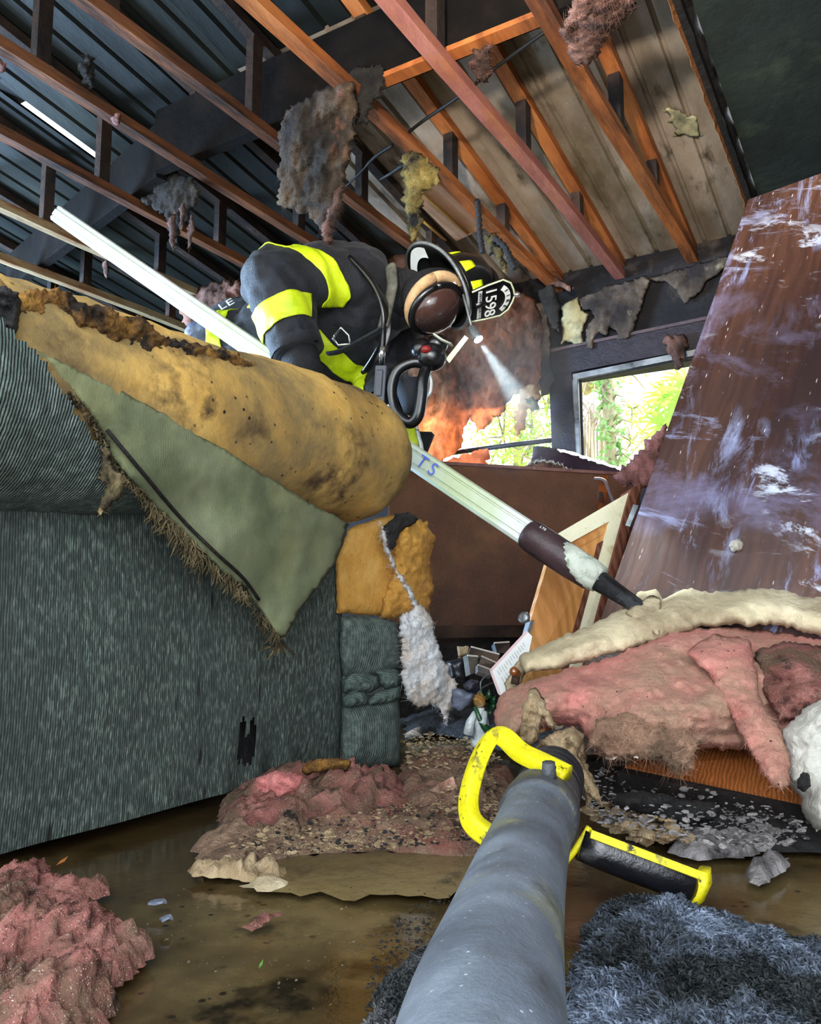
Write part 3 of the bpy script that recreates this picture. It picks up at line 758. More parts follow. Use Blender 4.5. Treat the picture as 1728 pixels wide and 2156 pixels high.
Ll.new(cur, bsdf.inputs['Base Color'])
A, B, Cc = at(1575, 420, 2.62), at(1285, 1245, 2.16), at(1728, 365, 2.52)
left = (A - B); ldir = left.normalized()
wdir = (Cc - A); wdir = (wdir - 0 * ldir).normalized()
lo = B - ldir * ((B.z - .03) / ldir.z)
nb = wdir.cross(ldir).normalized()
if nb.dot(CAM - B) < 0: nb = -nb
P = [lo, lo + wdir * .95, A + wdir * .95, A]
# local frame so that the grain follows the board
Mx = Matrix((wdir - ldir * wdir.dot(ldir), nb, ldir)).transposed(); Mx = Matrix((Mx.col[0].normalized(), Mx.col[1], Mx.col[2])).transposed()
me = bpy.data.meshes.new('tabletop'); inv = Mx.inverted()
loc = [inv @ (p - lo) for p in P]
vv = loc + [v + Vector((0, -.028, 0)) for v in loc]
bm = bmesh.new(); bv_ = [bm.verts.new(v) for v in vv]
for f in ((0, 1, 2, 3), (7, 6, 5, 4), (0, 4, 5, 1), (1, 5, 6, 2), (2, 6, 7, 3), (3, 7, 4, 0)): bm.faces.new([bv_[i] for i in f])
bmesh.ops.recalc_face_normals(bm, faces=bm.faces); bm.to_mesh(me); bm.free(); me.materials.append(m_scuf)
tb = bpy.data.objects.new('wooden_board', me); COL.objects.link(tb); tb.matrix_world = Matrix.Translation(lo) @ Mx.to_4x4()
props(tb, 'large dark woodgrain board with white paint scrapes and a painted lavender sheen, tipped up behind the insulation', 'board')
bpl = plane(A + nb * .002, nb)
def on_board(x, y, k=0): return at(x, y, bpl(x, y) - k)
mb = MB(); mb.quad(on_board(1333, 1062), on_board(1344, 1064), on_board(1326, 1108), on_board(1316, 1106), .006)
o = mb.build('latch', m_alu, None, smooth=False); o.parent = tb; o.matrix_parent_inverse = tb.matrix_world.inverted()
bpy.context.view_layer.update()
puff('plaster_chip', [(1534, 1150), (1540, 1138), (1556, 1134), (1566, 1144), (1562, 1158), (1542, 1164)], bpl(1549, 1148) - .006, .010, m_plas, step=4, rough=1.5, amp=.008, nsc=60, seed=41, label='white plaster chip stuck on the scuffed woodgrain board', cat='plaster chip')

# ================================================================== pole
m_pole = mat('pale pole', [(170, 178, 172), (196, 204, 198), (212, 218, 214)], 5, 8, .38, patch=((176, 188, 150), 2.2, .56, .12), patch2=((112, 116, 110), 9, .69, .04), bump=.15, bscale=60, spec=.5, stretch=(1, 1, 1))
m_sleeve = mat('brown sleeve', [(30, 20, 24), (48, 32, 36), (62, 44, 46)], 8, 6, .42, bump=.2, bscale=40, spec=.5)
m_worn = mat('worn bare wood', [(130, 136, 124), (176, 182, 168), (196, 200, 188)], 14, 8, .7, patch=((90, 112, 84), 16, .58, .05), bump=.4, bscale=50, distort=1)
m_iron = mat('blackened iron', [(36, 38, 42), (62, 64, 68), (88, 90, 92)], 12, 8, .55, metallic=.35, patch=((26, 26, 28), 7, .55, .06), bump=.4, bscale=50)
pd = lambda x: 1 / (.431 - .000174 * (860 - x))
def pl(x): return at(x, 450 + (x - 120) * (1272 - 450) / (1335 - 120) + 6 * math.sin(math.pi * (x - 120) / 1215), pd(x))
pole = thing('pike_pole', 'long pale pole with brown sleeve, slanting from the roof down to the insulation', 'pole', tuple(pl(1330)))
rr = .034
mb = MB(); ends = [pl(120), pl(500), pl(860), pl(1100)]
ax = (ends[-1] - ends[0]).normalized(); sd = ax.cross(FWD).normalized(); vw = sd.cross(ax)
if vw.dot(CAM - ends[0]) < 0: vw = -vw
upn = sd if sd.z > 0 else -sd
prof2 = [(-1, -.7), (-1, .25), (-.78, .62), (-.55, .62), (-.5, .48), (-.42, .48), (-.36, .72), (.34, .72), (.42, .5), (.5, .5), (.56, .64), (.84, .60), (1, .2), (1, -.7)]
vs = []; fs = []; k = len(prof2)
for t in range(21):
    p = ends[0].lerp(ends[-1], t / 20) if False else pl(120 + (1112 - 120) * t / 20)
    for a, b in prof2: vs.append(p + upn * a * rr + vw * b * rr * .75)
for t in range(20):
    for i in range(k): fs.append((t * k + i, t * k + (i + 1) % k, (t + 1) * k + (i + 1) % k, (t + 1) * k + i))
fs += [tuple(range(k)), tuple(20 * k + i for i in range(k))]
mb.add(vs, fs).build('shaft', m_pole, pole, smooth=False)
mb = MB(); mb.tube([pl(1108), pl(1112), pl(1124), pl(1160), pl(1200), pl(1245)], [.034, .040, .0425, .043, .042, .038], 22); mb.build('sleeve', m_sleeve, pole)
mb = MB(); mb.tube([pl(1172), pl(1200), pl(1240), pl(1262)], [(.032, .036), (.036, .039), (.0385, .0385), (.036, .035)], 20)
for v in range(len(mb.v)): mb.v[v] = mb.v[v] + vw * .0065 + upn * .003
mb.build('worn_patch', m_worn, pole)
# flat iron head bending into the debris
h = [pl(1238), pl(1290), pl(1330), pl(1352)]
mb = MB(); mb.tube(h, [(.030, .030), (.031, .022), (.034, .018), (.036, .016)], 16, sq=.6); mb.build('head', m_iron, pole, label='dark iron head')
mb = MB(); p = pl(1262) + vw * .028; mb.tube([p, p + vw * .006], [.0055, .004], 10); mb.build('screw', m_alu, pole)
def text(name, s, size, p, xdir, ydir, material, parent, ext=.0006, kind=None):
    cu = bpy.data.curves.new(name, 'FONT'); cu.body = s; cu.size = size; cu.extrude = ext; cu.align_x = 'CENTER'; cu.align_y = 'CENTER'; cu.offset = 0
    to = bpy.data.objects.new(name, cu); COL.objects.link(to)
    dg = bpy.context.evaluated_depsgraph_get(); me = bpy.data.meshes.new_from_object(to.evaluated_get(dg)); bpy.data.objects.remove(to)
    me.name = name; me.materials.clear(); me.materials.append(material)
    x = Vector(xdir).normalized(); y = Vector(ydir); y = (y - x * y.dot(x)).normalized(); z = x.cross(y)
    o = bpy.data.objects.new(name, me); COL.objects.link(o)
    org = wloc(parent)
    for v in me.vertices: v.co = Vector(p) - org + x * v.co.x + y * v.co.y + z * v.co.z
    o.parent = parent
    return o
m_ink = mat('blue marker ink', [(70, 92, 190), (100, 120, 210)], 20, 4, .6, bump=0)
m_white = mat('white lettering', [(196, 200, 196), (218, 222, 218)], 20, 4, .6, bump=0)
text('marker_letters', 'T S', .052, pl(905) + vw * .0248, ax, upn, m_ink, pole)
text('sleeve_letters', 'LTS', .012, pl(1134) + vw * .030 + upn * .031, ax, upn * .7 - vw * .7, m_white, pole)
# ================================================================== insulation pile on the right
m_pink = mat('pink glass-fibre batt', [(160, 98, 92), (210, 134, 126), (226, 168, 154)], 5, 10, 1, patch=((166, 134, 112), 3.2, .52, .12), patch2=((98, 80, 68), 5, .66, .06), bump=.55, bscale=45, transl=.15, specks=(46, .13, (56, 46, 42)), distort=.8)
m_pinkd = mat('dirty pink insulation', [(92, 58, 50), (144, 90, 82), (192, 130, 120)], 14, 9, .8, patch=((112, 90, 72), 9, .52, .08), patch2=((54, 42, 36), 14, .63, .05), bump=.9, bscale=60, transl=.12, specks=(330, .24, (206, 196, 182)))
m_kraft = mat('stained kraft paper facing', [(160, 146, 116), (196, 182, 150), (216, 204, 174)], 5, 10, .9, patch=((140, 124, 98), 6, .57, .1), patch2=((104, 94, 80), 9, .68, .04), bump=.5, bscale=36)
m_white2 = mat('pale wet paper', [(146, 142, 132), (180, 177, 168), (202, 200, 194)], 6, 10, .8, patch=((160, 158, 160), 7, .62, .06), bump=.6, bscale=34)
m_ash = mat('pale wet ash', [(84, 80, 78), (136, 131, 130), (178, 173, 174)], 9, 9, .7, patch=((60, 58, 60), 12, .6, .06), bump=.9, bscale=50)
m_oak = mat('stained oak plank', [(96, 50, 22), (146, 84, 40), (170, 104, 54)], 3, 8, .4, stripes=('Y', 44, .42, 5), bump=.3, bscale=50, stretch=(.3, 1, 1), spec=.5)
m_split = mat('splintered chipboard', [(120, 98, 70), (170, 146, 112), (196, 174, 140)], 22, 9, .95, patch=((80, 58, 38), 14, .60, .05), patch2=((40, 32, 26), 18, .68, .04), bump=1.0, bscale=70, stretch=(1, 1, .4))
m_rub = mat('wet rubble', [(52, 42, 32), (104, 88, 68), (150, 132, 106)], 26, 10, .6, patch=((28, 24, 20), 14, .53, .06), patch2=((176, 160, 134), 30, .64, .04), bump=1.0, bscale=70, roughvar=.3, specks=(160, .25, (210, 200, 184)))
m_rubp = mat('pinkish rubble', [(92, 70, 56), (138, 110, 90), (168, 142, 116)], 18, 10, .7, patch=((150, 92, 82), 7, .60, .08), patch2=((46, 36, 30), 20, .64, .04), bump=1.0, bscale=70, specks=(320, .24, (206, 196, 178)))
m_silt = mat('wet silt', [(82, 70, 44), (104, 90, 58), (120, 104, 70)], 3, 9, .14, patch=((70, 58, 40), 9, .62, .05), bump=.3, bscale=40, spec=.5, specks=(60, .15, (30, 26, 20)))
m_paper = mat('off-white paper', [(206, 208, 206), (220, 224, 222)], 4, 4, .7, bump=0)
m_pinkb = mat('pink paper border', [(200, 170, 172), (212, 184, 186)], 6, 4, .7, bump=0)

# dark soaked rubble the pile lies on, from the arm of the sofa to the right-hand wall
mound('debris', [(850, 1560), (905, 1545), (1000, 1560), (1100, 1600), (1250, 1680), (1420, 1790), (1760, 1800), (1760, 1520), (1200, 1490), (960, 1490), (852, 1500)], .05, m_black, step=.025, amp=.7, nsc=12, seed=51, label='black soaked rubble under the insulation pile', cat='rubble', kind='stuff', sharp=True)
# batt with paper facing along the top
kd = plane3(at(1100, 1390, 1.86), at(1728, 1300, 1.84), at(1400, 1240, 2.02))
puff('paper_faced_batt', [(1092, 1392), (1100, 1376), (1150, 1354), (1205, 1334), (1262, 1306), (1330, 1266), (1348, 1244), (1380, 1240), (1394, 1262), (1410, 1256), (1440, 1238), (1500, 1246), (1560, 1240), (1640, 1238), (1700, 1252), (1780, 1256), (1780, 1350), (1720, 1340), (1650, 1318), (1560, 1316), (1500, 1318), (1430, 1338), (1370, 1352), (1300, 1376), (1230, 1392), (1160, 1412), (1106, 1416)],
     kd, .07, m_kraft, step=7, rough=5, amp=.026, nsc=9, fine=.007, back=1.6, seed=52, R_=45, label='beige paper-faced insulation batt lying along the top of the pile', cat='insulation batt')
puff('paper_scrap', [(1316, 1290), (1340, 1268), (1368, 1252), (1392, 1262), (1392, 1300), (1386, 1336), (1352, 1318)], lambda x, y: kd(x, y) - .055, .012, m_kraft, step=7, rough=4, amp=.02, nsc=16, seed=53, label='torn crease of beige paper beside the pole tip', cat='paper scrap')
pk = plane3(at(1050, 1480, 1.72), at(1728, 1620, 1.45), at(1450, 1340, 1.86))
def pfold(x, y): return .022 * math.sin((x * .9 + y * 1.5) / 46 + 1.2 * math.sin(x / 90)) + .02 * math.sin((x - y * .6) / 70)
puff('pink_batt', [(1042, 1490), (1052, 1462), (1090, 1440), (1140, 1424), (1206, 1408), (1290, 1384), (1360, 1352), (1430, 1326), (1520, 1318), (1600, 1326), (1700, 1342), (1780, 1350), (1780, 1540), (1700, 1570), (1668, 1600), (1610, 1590), (1540, 1576), (1462, 1578), (1458, 1618), (1420, 1618), (1388, 1604), (1330, 1588), (1282, 1592), (1252, 1566), (1208, 1528), (1150, 1530), (1100, 1556), (1062, 1560), (1044, 1530)],
     pk, .13, m_pink, step=6, rough=5, amp=.05, nsc=6, fine=.016, fst=(1, 1, 2.2), back=1.0, seed=54, R_=95, fold=pfold, fib=9000, flen=.022, fwid=.0004, label='big pink fibreglass batt slumped across the pile', cat='insulation batt')
puff('pink_batt', [(1440, 1372), (1500, 1336), (1576, 1346), (1590, 1404), (1600, 1468), (1640, 1530), (1664, 1590), (1662, 1650), (1640, 1664), (1600, 1622), (1566, 1560), (1530, 1490), (1492, 1420)], lambda x, y: pk(x, y) - .125, .03, m_pink, step=6, rough=4, amp=.025, nsc=9, fine=.010, seed=55, fib=2200, flen=.018, fwid=.0004, label='narrow pink fibreglass strip hanging down to the white paper', cat='insulation batt')
puff('pink_batt', [(1588, 1372), (1650, 1350), (1780, 1362), (1780, 1500), (1700, 1512), (1640, 1520), (1606, 1450)], lambda x, y: pk(x, y) - .10, .05, m_pinkd, step=6, rough=5, amp=.03, nsc=9, fine=.012, seed=56, fib=2200, flen=.018, fwid=.0004, label='grey-dusted pink fibreglass lump at the right edge of the pile', cat='insulation batt')
puff('fibre_tuft', [(1238, 1560), (1252, 1520), (1300, 1500), (1380, 1496), (1440, 1530), (1466, 1560), (1458, 1616), (1430, 1622), (1392, 1600), (1330, 1592), (1282, 1594)], lambda x, y: pk(x, y) - .135, .04, mat('brown-stained fibre', [(122, 92, 74), (160, 126, 104), (188, 154, 130)], 6, 9, 1, patch=((90, 74, 60), 8, .58, .08), bump=.6, bscale=60, transl=.1), step=5, rough=7, amp=.03, nsc=12, fine=.014, fst=(1, 1, .4), seed=57, fib=3500, flen=.03, fwid=.0004, label='brown-stained fluffy lower edge hanging from the pink batt', cat='insulation batt')
# pale wet paper at the right edge and the crust it runs into
puff('wet_paper', [(1640, 1580), (1650, 1530), (1690, 1496), (1736, 1470), (1790, 1460), (1790, 1730), (1720, 1750), (1690, 1716), (1682, 1676), (1652, 1640)], plane3(at(1640, 1580, 1.42), at(1728, 1480, 1.42), at(1700, 1720, 1.34)), .06, m_white2, step=6, rough=5, amp=.03, nsc=14, fine=.008, seed=58, label='white wet paper slumped over the right end of the pile', cat='wet paper')
puff('charcoal', [(1678, 1640), (1690, 1624), (1704, 1630), (1706, 1654), (1694, 1668), (1678, 1660)], 1.285, .02, m_black, step=4, rough=2, amp=.02, nsc=40, seed=59, label='lump of charcoal stuck on the white wet paper', cat='charcoal')
mound('ash_crust', [(1400, 1795), (1440, 1772), (1540, 1758), (1620, 1730), (1700, 1680), (1790, 1650), (1790, 1760), (1680, 1776), (1560, 1806), (1470, 1812)], .022, m_ash, step=.009, amp=.7, nsc=30, fine=.8, seed=60, label='pale grey ash crust at the edge of the water', cat='ash', kind='stuff')
mound('ash_crust', [(1570, 1842), (1600, 1815), (1660, 1806), (1640, 1840), (1600, 1866)], .02, m_ash, step=.014, amp=.9, nsc=30, seed=61, label='small pale ash clot lying in the water on the right', cat='ash', kind='stuff')
# oak plank under the batt
pk0 = quadmap(at(1300, 1622, 1.56), at(1692, 1706, 1.40), at(1668, 1590, 1.52), at(1420, 1550, 1.66))
nq = (pk0(1, 0) - pk0(0, 0)).cross(pk0(0, 1) - pk0(0, 0)).normalized()
if nq.z < 0: nq = -nq
mb = MB(); patchbox(mb, pk0, 0, 1, .12, 1, -.018, 0, nq)
pkk = mb.build('plank', m_oak, None, smooth=False, label='orange-brown oak plank under the pink insulation', cat='plank')
mb = MB(); patchbox(mb, pk0, 0, 1, 0, .13, -.035, -.004, nq); mb.build('burnt_edge', m_char, pkk, smooth=False, label='charred front edge')
puff('charred_block', [(1286, 1690), (1300, 1672), (1350, 1662), (1430, 1680), (1500, 1690), (1512, 1706), (1500, 1732), (1440, 1742), (1384, 1722), (1310, 1706)], 1.42, .035, m_black, step=6, rough=4, amp=.03, nsc=26, seed=62, label='charred timber block lying in front of the oak plank', cat='charred timber')
# chips of ash and plaster on the rubble
def chips(name, poly, n, s0, s1, m, seed, z=.02, label=None, cat=None, mb=None):
    rn = random.Random(seed); mb = mb or MB(); xs = [p[0] for p in poly]; ys = [p[1] for p in poly]
    k = 0
    while k < n:
        x, y = rn.uniform(min(xs), max(xs)), rn.uniform(min(ys), max(ys))
        if not inside(poly, x, y): continue
        k += 1
        p = onZ(x, y, rn.uniform(0, z)); s = rn.uniform(s0, s1) * rn.choice((.5, .7, 1, 1.3))
        M = Matrix.Rotation(rn.uniform(0, 6.28), 3, 'Z') @ Matrix.Rotation(rn.uniform(-.7, .7), 3, 'X')
        a = [rn.uniform(.6, 1.2) for _ in range(6)]; h = s * rn.uniform(.12, .4)
        vs = []
        for t in (0, 1):
            for i in range(6):
                an = 6.283 * i / 6; vs.append(p + M @ Vector((math.cos(an) * s * a[i], math.sin(an) * s * a[i] * .7, h * t)))
        mb.add(vs, [(0, 1, 2, 3, 4, 5)[::-1], (6, 7, 8, 9, 10, 11)] + [(i, (i + 1) % 6, 6 + (i + 1) % 6, 6 + i) for i in range(6)])
    return mb.build(name, m, None, smooth=False, label=label, cat=cat, kind='stuff') if name else mb
chips('rubble', [(1210, 1640), (1300, 1600), (1460, 1640), (1700, 1730), (1700, 1775), (1560, 1790), (1420, 1770), (1250, 1730)], 1300, .002, .008, m_ash, 63, .07, 'pale chips of ash and plaster on the black rubble', 'rubble')
chips('rubble', [(1210, 1700), (1300, 1690), (1420, 1730), (1460, 1775), (1330, 1770)], 240, .005, .016, m_split, 64, .05, 'beige crumbs of wallboard beside the charred block', 'rubble')
# broken chipboard poking up behind the yellow loop
sd_ = lambda x, y: 1.36 + (1600 - y) * .0006
wood = thing('splintered_board', 'splintered beige chipboard fragments standing behind the yellow loop handle', 'broken board', tuple(onZ(1180, 1640, 0) + Vector((.05, 0, 0))))
puff('upright_splinter', [(1090, 1560), (1098, 1520), (1104, 1480), (1114, 1450), (1130, 1446), (1146, 1470), (1156, 1498), (1172, 1528), (1170, 1548), (1140, 1510), (1132, 1530), (1136, 1560), (1120, 1576)], sd_, .025, m_split, step=5, rough=4, amp=.03, nsc=40, parent=wood, seed=65)
puff('lower_splinter', [(1118, 1590), (1136, 1556), (1172, 1540), (1206, 1526), (1230, 1544), (1222, 1572), (1216, 1592), (1240, 1630), (1254, 1654), (1270, 1700), (1262, 1694), (1226, 1660), (1200, 1622), (1180, 1590), (1150, 1574)], lambda x, y: sd_(x, y) - .05, .025, m_split, step=5, rough=4, amp=.03, nsc=40, parent=wood, seed=66)
puff('side_splinter', [(1196, 1590), (1226, 1560), (1240, 1620), (1256, 1670), (1236, 1700), (1214, 1650)], lambda x, y: sd_(x, y) + .01, .02, m_split, step=5, rough=4, amp=.03, nsc=40, parent=wood, seed=67)

# ================================================================== rubbish in the dark gap between sofa and pile
# framed sheet of paper
sh = thing('paper_sheet', 'pink-bordered sheet of printed paper propped against the cupboard door', 'paper', tuple(at(1050, 1460, 1.98)))
C4 = [at(1046, 1462, 1.96), at(1086, 1452, 1.93), at(1112, 1330, 2.06), at(1106, 1330, 2.06)]
pq = plane3(at(1030, 1412, 2.02), at(1108, 1328, 2.08), at(1060, 1470, 1.92))
pp = lambda x, y, k=0: at(x, y, pq(x, y) - k)
mb = MB(); poly = [(1030, 1411), (1108, 1327), (1120, 1340), (1110, 1390), (1092, 1440), (1060, 1470), (1048, 1460)]
mb.add([pp(*p) for p in poly] + [pp(*p, -.004) for p in poly], [tuple(range(7)), tuple(range(13, 6, -1))] + [(i, (i + 1) % 7, 7 + (i + 1) % 7, 7 + i) for i in range(7)])
mb.build('sheet', m_paper, sh, smooth=False)
mb = MB()
for a, b, wx, wy in (((1030, 1411), (1108, 1327), 3.5, 3.5), ((1030, 1411), (1050, 1463), 4.5, -1.5)):
    mb.quad(pp(*a, .002), pp(*b, .002), pp(b[0] + wx, b[1] + wy, .002), pp(a[0] + wx, a[1] + wy, .002), .0015)
mb.build('border', m_pinkb, sh, smooth=False)
mb = MB(); rn = random.Random(9)
for i in range(13):
    for j in range(2):
        u = .08 + i * .068; sx, sy = 1038 + u * 66, 1412 - u * 70
        s = .1 + j * .42 + rn.uniform(0, .1); e = s + rn.uniform(.18, .34)
        ax_, ay_ = sx + s * 22, sy + s * 38; bx_, by_ = sx + e * 22, sy + e * 38
        if inside(poly, bx_ + 3, by_ + 3): mb.quad(pp(ax_, ay_, .002), pp(bx_, by_, .002), pp(bx_ + .9, by_ - .9, .002), pp(ax_ + .9, ay_ - .9, .002), .0006)
mb.build('print', mat('faint print', [(150, 152, 150), (164, 166, 164)], 9, 2, .7, bump=0), sh, smooth=False)
# amber knob
kn = thing('amber_bottle', 'small amber glass bottle lying beside the printed sheet', 'bottle', tuple(at(1085, 1440, 1.88)))
m_amb = mat('amber glass', [(104, 56, 24), (140, 84, 40)], 9, 4, .12, bump=0, spec=.8, coat=.5)
mb = MB(); mb.ball(at(1082, 1414, 1.88), .011, 16, 12); mb.ball(at(1088, 1418, 1.885), (.010, .009, .010), 14, 10); mb.build('body', m_amb, kn)
mb = MB(); mb.tube([at(1086, 1424, 1.885), at(1084, 1440, 1.88)], [.009, .010], 14); mb.build('neck', m_lumd, kn)
puff('kraft_scrap', [(1062, 1440), (1074, 1418), (1094, 1380), (1104, 1372), (1108, 1420), (1090, 1450), (1066, 1462)], 1.90, .01, m_kraft, step=5, rough=3, amp=.01, nsc=30, seed=71, label='torn yellowish paper scrap behind the amber bottle', cat='paper scrap')
# slim cases with pale edges
m_case = mat('black plastic case', [(12, 12, 14), (24, 24, 28), (34, 34, 40)], 6, 6, .35, bump=.1, spec=.5)
m_edgew = mat('pale card edge', [(150, 146, 140), (188, 184, 178)], 16, 5, .7, bump=.2)
def case(lbl, a, b, c_, d_, dep, th, mcol=None):
    P = [at(x, y, dep + k) for (x, y), k in zip((a, b, c_, d_), (0, .02, .05, .03))]
    t = thing('video_case', lbl, 'case', tuple(P[0]), 'slim cases fallen in the dark gap')
    mb = MB(); mb.quad(*P, th); mb.build('cover', mcol or m_case, t, smooth=False)
    mb = MB(); e = (P[3] - P[0]).normalized() * .005
    f = (CAM - P[0]).normalized() * .002
    mb.quad(P[3] + f, P[2] + f, P[2] - e + f, P[3] - e + f, .002); mb.build('edge', m_edgew, t, smooth=False)
case('black case with a pale top edge, furthest back in the dark gap', (984, 1386), (1046, 1400), (1052, 1376), (992, 1360), 2.35, .02)
case('black case leaning in front of the furthest case', (1008, 1398), (1044, 1418), (1050, 1396), (1014, 1380), 2.28, .02)
case('grey printed case standing on end at the left of the fallen cases', (990, 1420), (1004, 1416), (1006, 1380), (984, 1378), 2.26, .02, mat('grey card', [(56, 54, 48), (92, 88, 78)], 30, 6, .7, bump=.2))
case('pale card case below the two black cases', (1006, 1414), (1034, 1424), (1044, 1412), (1006, 1398), 2.22, .012, mat('worn grey card', [(60, 58, 58), (104, 100, 98)], 20, 6, .7, bump=.2))
case('black case lying at the back under the counter rail', (1046, 1374), (1076, 1376), (1072, 1350), (1040, 1352), 2.45, .02)
puff('cardboard_scrap', [(962, 1362), (986, 1360), (988, 1380), (966, 1386)], 2.40, .01, m_split, step=5, rough=2, seed=72, label='tan cardboard scrap in the gap by the counter', cat='cardboard')
puff('black_bag', [(940, 1392), (984, 1380), (992, 1420), (980, 1440), (944, 1430)], 2.34, .04, m_case, step=6, rough=2, amp=.02, seed=73, label='crumpled black bag behind the white batting', cat='bag')
m_bag = mat('blue-grey plastic', [(76, 82, 100), (110, 116, 132), (140, 146, 160)], 12, 7, .4, bump=.4, bscale=40)
puff('plastic_sheet', [(950, 1450), (980, 1452), (1000, 1462), (992, 1484), (970, 1498), (950, 1490)], 2.14, .02, m_bag, step=6, rough=3, amp=.02, nsc=24, seed=74, label='blue-grey plastic sheet beside the figurine', cat='plastic sheet')
puff('glossy_wrapper', [(974, 1440), (992, 1428), (1010, 1434), (1012, 1452), (998, 1466), (980, 1456)], 2.16, .03, mat('dark glossy wrapper', [(16, 16, 26), (40, 40, 60), (120, 124, 150)], 18, 5, .15, bump=.6, bscale=40, spec=.8), step=5, rough=3, amp=.03, nsc=40, seed=75, label='dark glossy wrapper crumpled above the figurine', cat='wrapper')
mb = MB(); mb.tube(catmull([at(1014, 1462, 2.1), at(1012, 1436, 2.12), at(1030, 1420, 2.1), at(1046, 1432, 2.06), at(1016, 1448, 2.08), at(1000, 1470, 2.08)], 6), .0022, 6)
mb.build('wire', m_alu, label='loose silvery wire loop under the printed sheet', cat='wire')
# figurine
fg = thing('figurine', 'small robed figurine in white and green with gold hair, by the sofa', 'figurine', tuple(at(1012, 1545, 1.98)))
m_fw = mat('glazed white robe', [(120, 132, 140), (190, 198, 198), (206, 210, 208)], 30, 5, .35, bump=.3, bscale=60, spec=.6)
m_fg = mat('glazed green', [(14, 40, 24), (24, 66, 38), (34, 86, 50)], 20, 5, .25, bump=.2, spec=.6)
m_fgold = mat('gold hair', [(110, 72, 30), (170, 124, 62), (196, 156, 96)], 50, 6, .4, bump=.8, bscale=120)
fd_ = 1.97
base_ = at(1014, 1556, fd_); K = fd_ / F
def fp_(x, y, k=0): return at(x, y, fd_ - k)
mb = MB(); mb.tube(catmull([fp_(1016, 1560), fp_(1014, 1540), fp_(1011, 1515), fp_(1010, 1500), fp_(1010, 1490)], 5), [K * 18] * 6 + [K * 17] * 5 + [K * 14] * 5 + [K * 10] * 5, 18)
for i, v in enumerate(mb.v): mb.v[i] = v + Vector((0, 0, 1)).cross(v - base_).normalized() * 0 + (v - fp_(1012, 1525)).normalized() * .0016 * math.sin(i * 2.1)
mb.build('robe', m_fw, fg)
mb = MB(); mb.tube([fp_(1000, 1500, .01), fp_(990, 1520, .02), fp_(986, 1545, .02)], [K * 6, K * 9, K * 12], 12); mb.build('sleeve', m_fw, fg)
mb = MB(); mb.tube([fp_(1020, 1500, .01), fp_(1018, 1515, .025), fp_(1014, 1525, .03)], [K * 6, K * 8, K * 9], 12); mb.build('sleeve', m_fw, fg)
mb = MB(); mb.ball(fp_(1010, 1478, .002), K * 11, 14, 10); mb.build('head', mat('painted face', [(196, 160, 132), (206, 172, 146)], 9, 3, .4, bump=0), fg)
mb = MB(); mb.ball(fp_(1009, 1474, .004), (K * 13, K * 12, K * 12), 16, 12, fn=lambda v: v * (1 + .12 * math.sin(v.x * 900) * math.sin(v.z * 800))); mb.fibers(150, .006, .0008, 3); mb.build('hair', m_fgold, fg)
mb = MB(); mb.tube([fp_(1000, 1488, .018), fp_(1008, 1510, .028), fp_(1018, 1528, .03), fp_(1036, 1548, .02)], [K * 4, K * 5, K * 7, K * 12], 12); mb.build('sash', m_fg, fg)
mb = MB(); mb.tube([fp_(1012, 1556), fp_(1012, 1570)], [K * 20, K * 22], 18); mb.build('base', m_fw, fg)
# dark artificial leaves
lv = thing('artificial_leaf_sprig', 'dark green artificial leaf sprig behind the figurine', 'leaf sprig', tuple(at(1024, 1495, 2.02)))
for i, (x0, y0, x1, y1) in enumerate(((1018, 1490, 1010, 1452), (1022, 1490, 1030, 1450), (1024, 1492, 1044, 1462), (1024, 1494, 1042, 1482), (1020, 1494, 1036, 1500))):
    a, b = at(x0, y0, 2.03), at(x1, y1, 2.0); mid = (a + b) / 2 + (CAM - a).normalized() * .012
    s_ = (b - a).cross(FWD).normalized() * .010
    mb = MB(); mb.add([a, mid - s_, b, mid + s_, mid + FWD * .004 - s_ * .2], [(0, 1, 4), (1, 2, 4), (2, 3, 4), (3, 0, 4), (0, 3, 2, 1)]); mb.build('leaf', m_fg, lv)

# ================================================================== heaps on the flooded floor
mound('debris', [(405, 1785), (440, 1768), (520, 1760), (640, 1742), (820, 1735), (850, 1600), (980, 1590), (1080, 1640), (1060, 1740), (1050, 1800), (930, 1806), (800, 1790), (640, 1800), (520, 1830), (440, 1830)], .030, m_rubp, step=.018, amp=.9, nsc=20, seed=81, label='pinkish grey rubble bank along the front of the sofa', cat='rubble', kind='stuff', sharp=True)
mound('silt_bank', [(520, 1834), (640, 1806), (800, 1796), (980, 1800), (1050, 1830), (1000, 1868), (860, 1884), (700, 1880), (600, 1868)], .005, m_silt, step=.016, rough=.03, amp=.9, nsc=9, seed=82, label='smooth tan silt bank in front of the rubble', cat='silt', kind='stuff')
mound('pink_insulation_clump', [(462, 1745), (470, 1690), (520, 1668), (560, 1650), (650, 1648), (760, 1642), (830, 1650), (866, 1690), (836, 1730), (720, 1750), (600, 1764), (520, 1768)], .05, m_pinkd, step=.011, amp=.9, nsc=15, seed=83, fib=700, flen=.005, fine=.45, label='soaked pink insulation clump against the bottom of the sofa', cat='insulation clump')
puff('pink_insulation_clump', [(520, 1672), (540, 1640), (580, 1622), (622, 1626), (648, 1640), (640, 1672), (600, 1690), (560, 1694)], 1.60, .05, mat('clean pink insulation', [(188, 110, 106), (222, 140, 134), (232, 162, 152)], 9, 8, 1, bump=.8, bscale=50, transl=.15), step=6, rough=4, amp=.03, nsc=18, seed=84, fib=900, flen=.014, label='bright clean pink tuft on top of the soaked clump', cat='insulation clump')
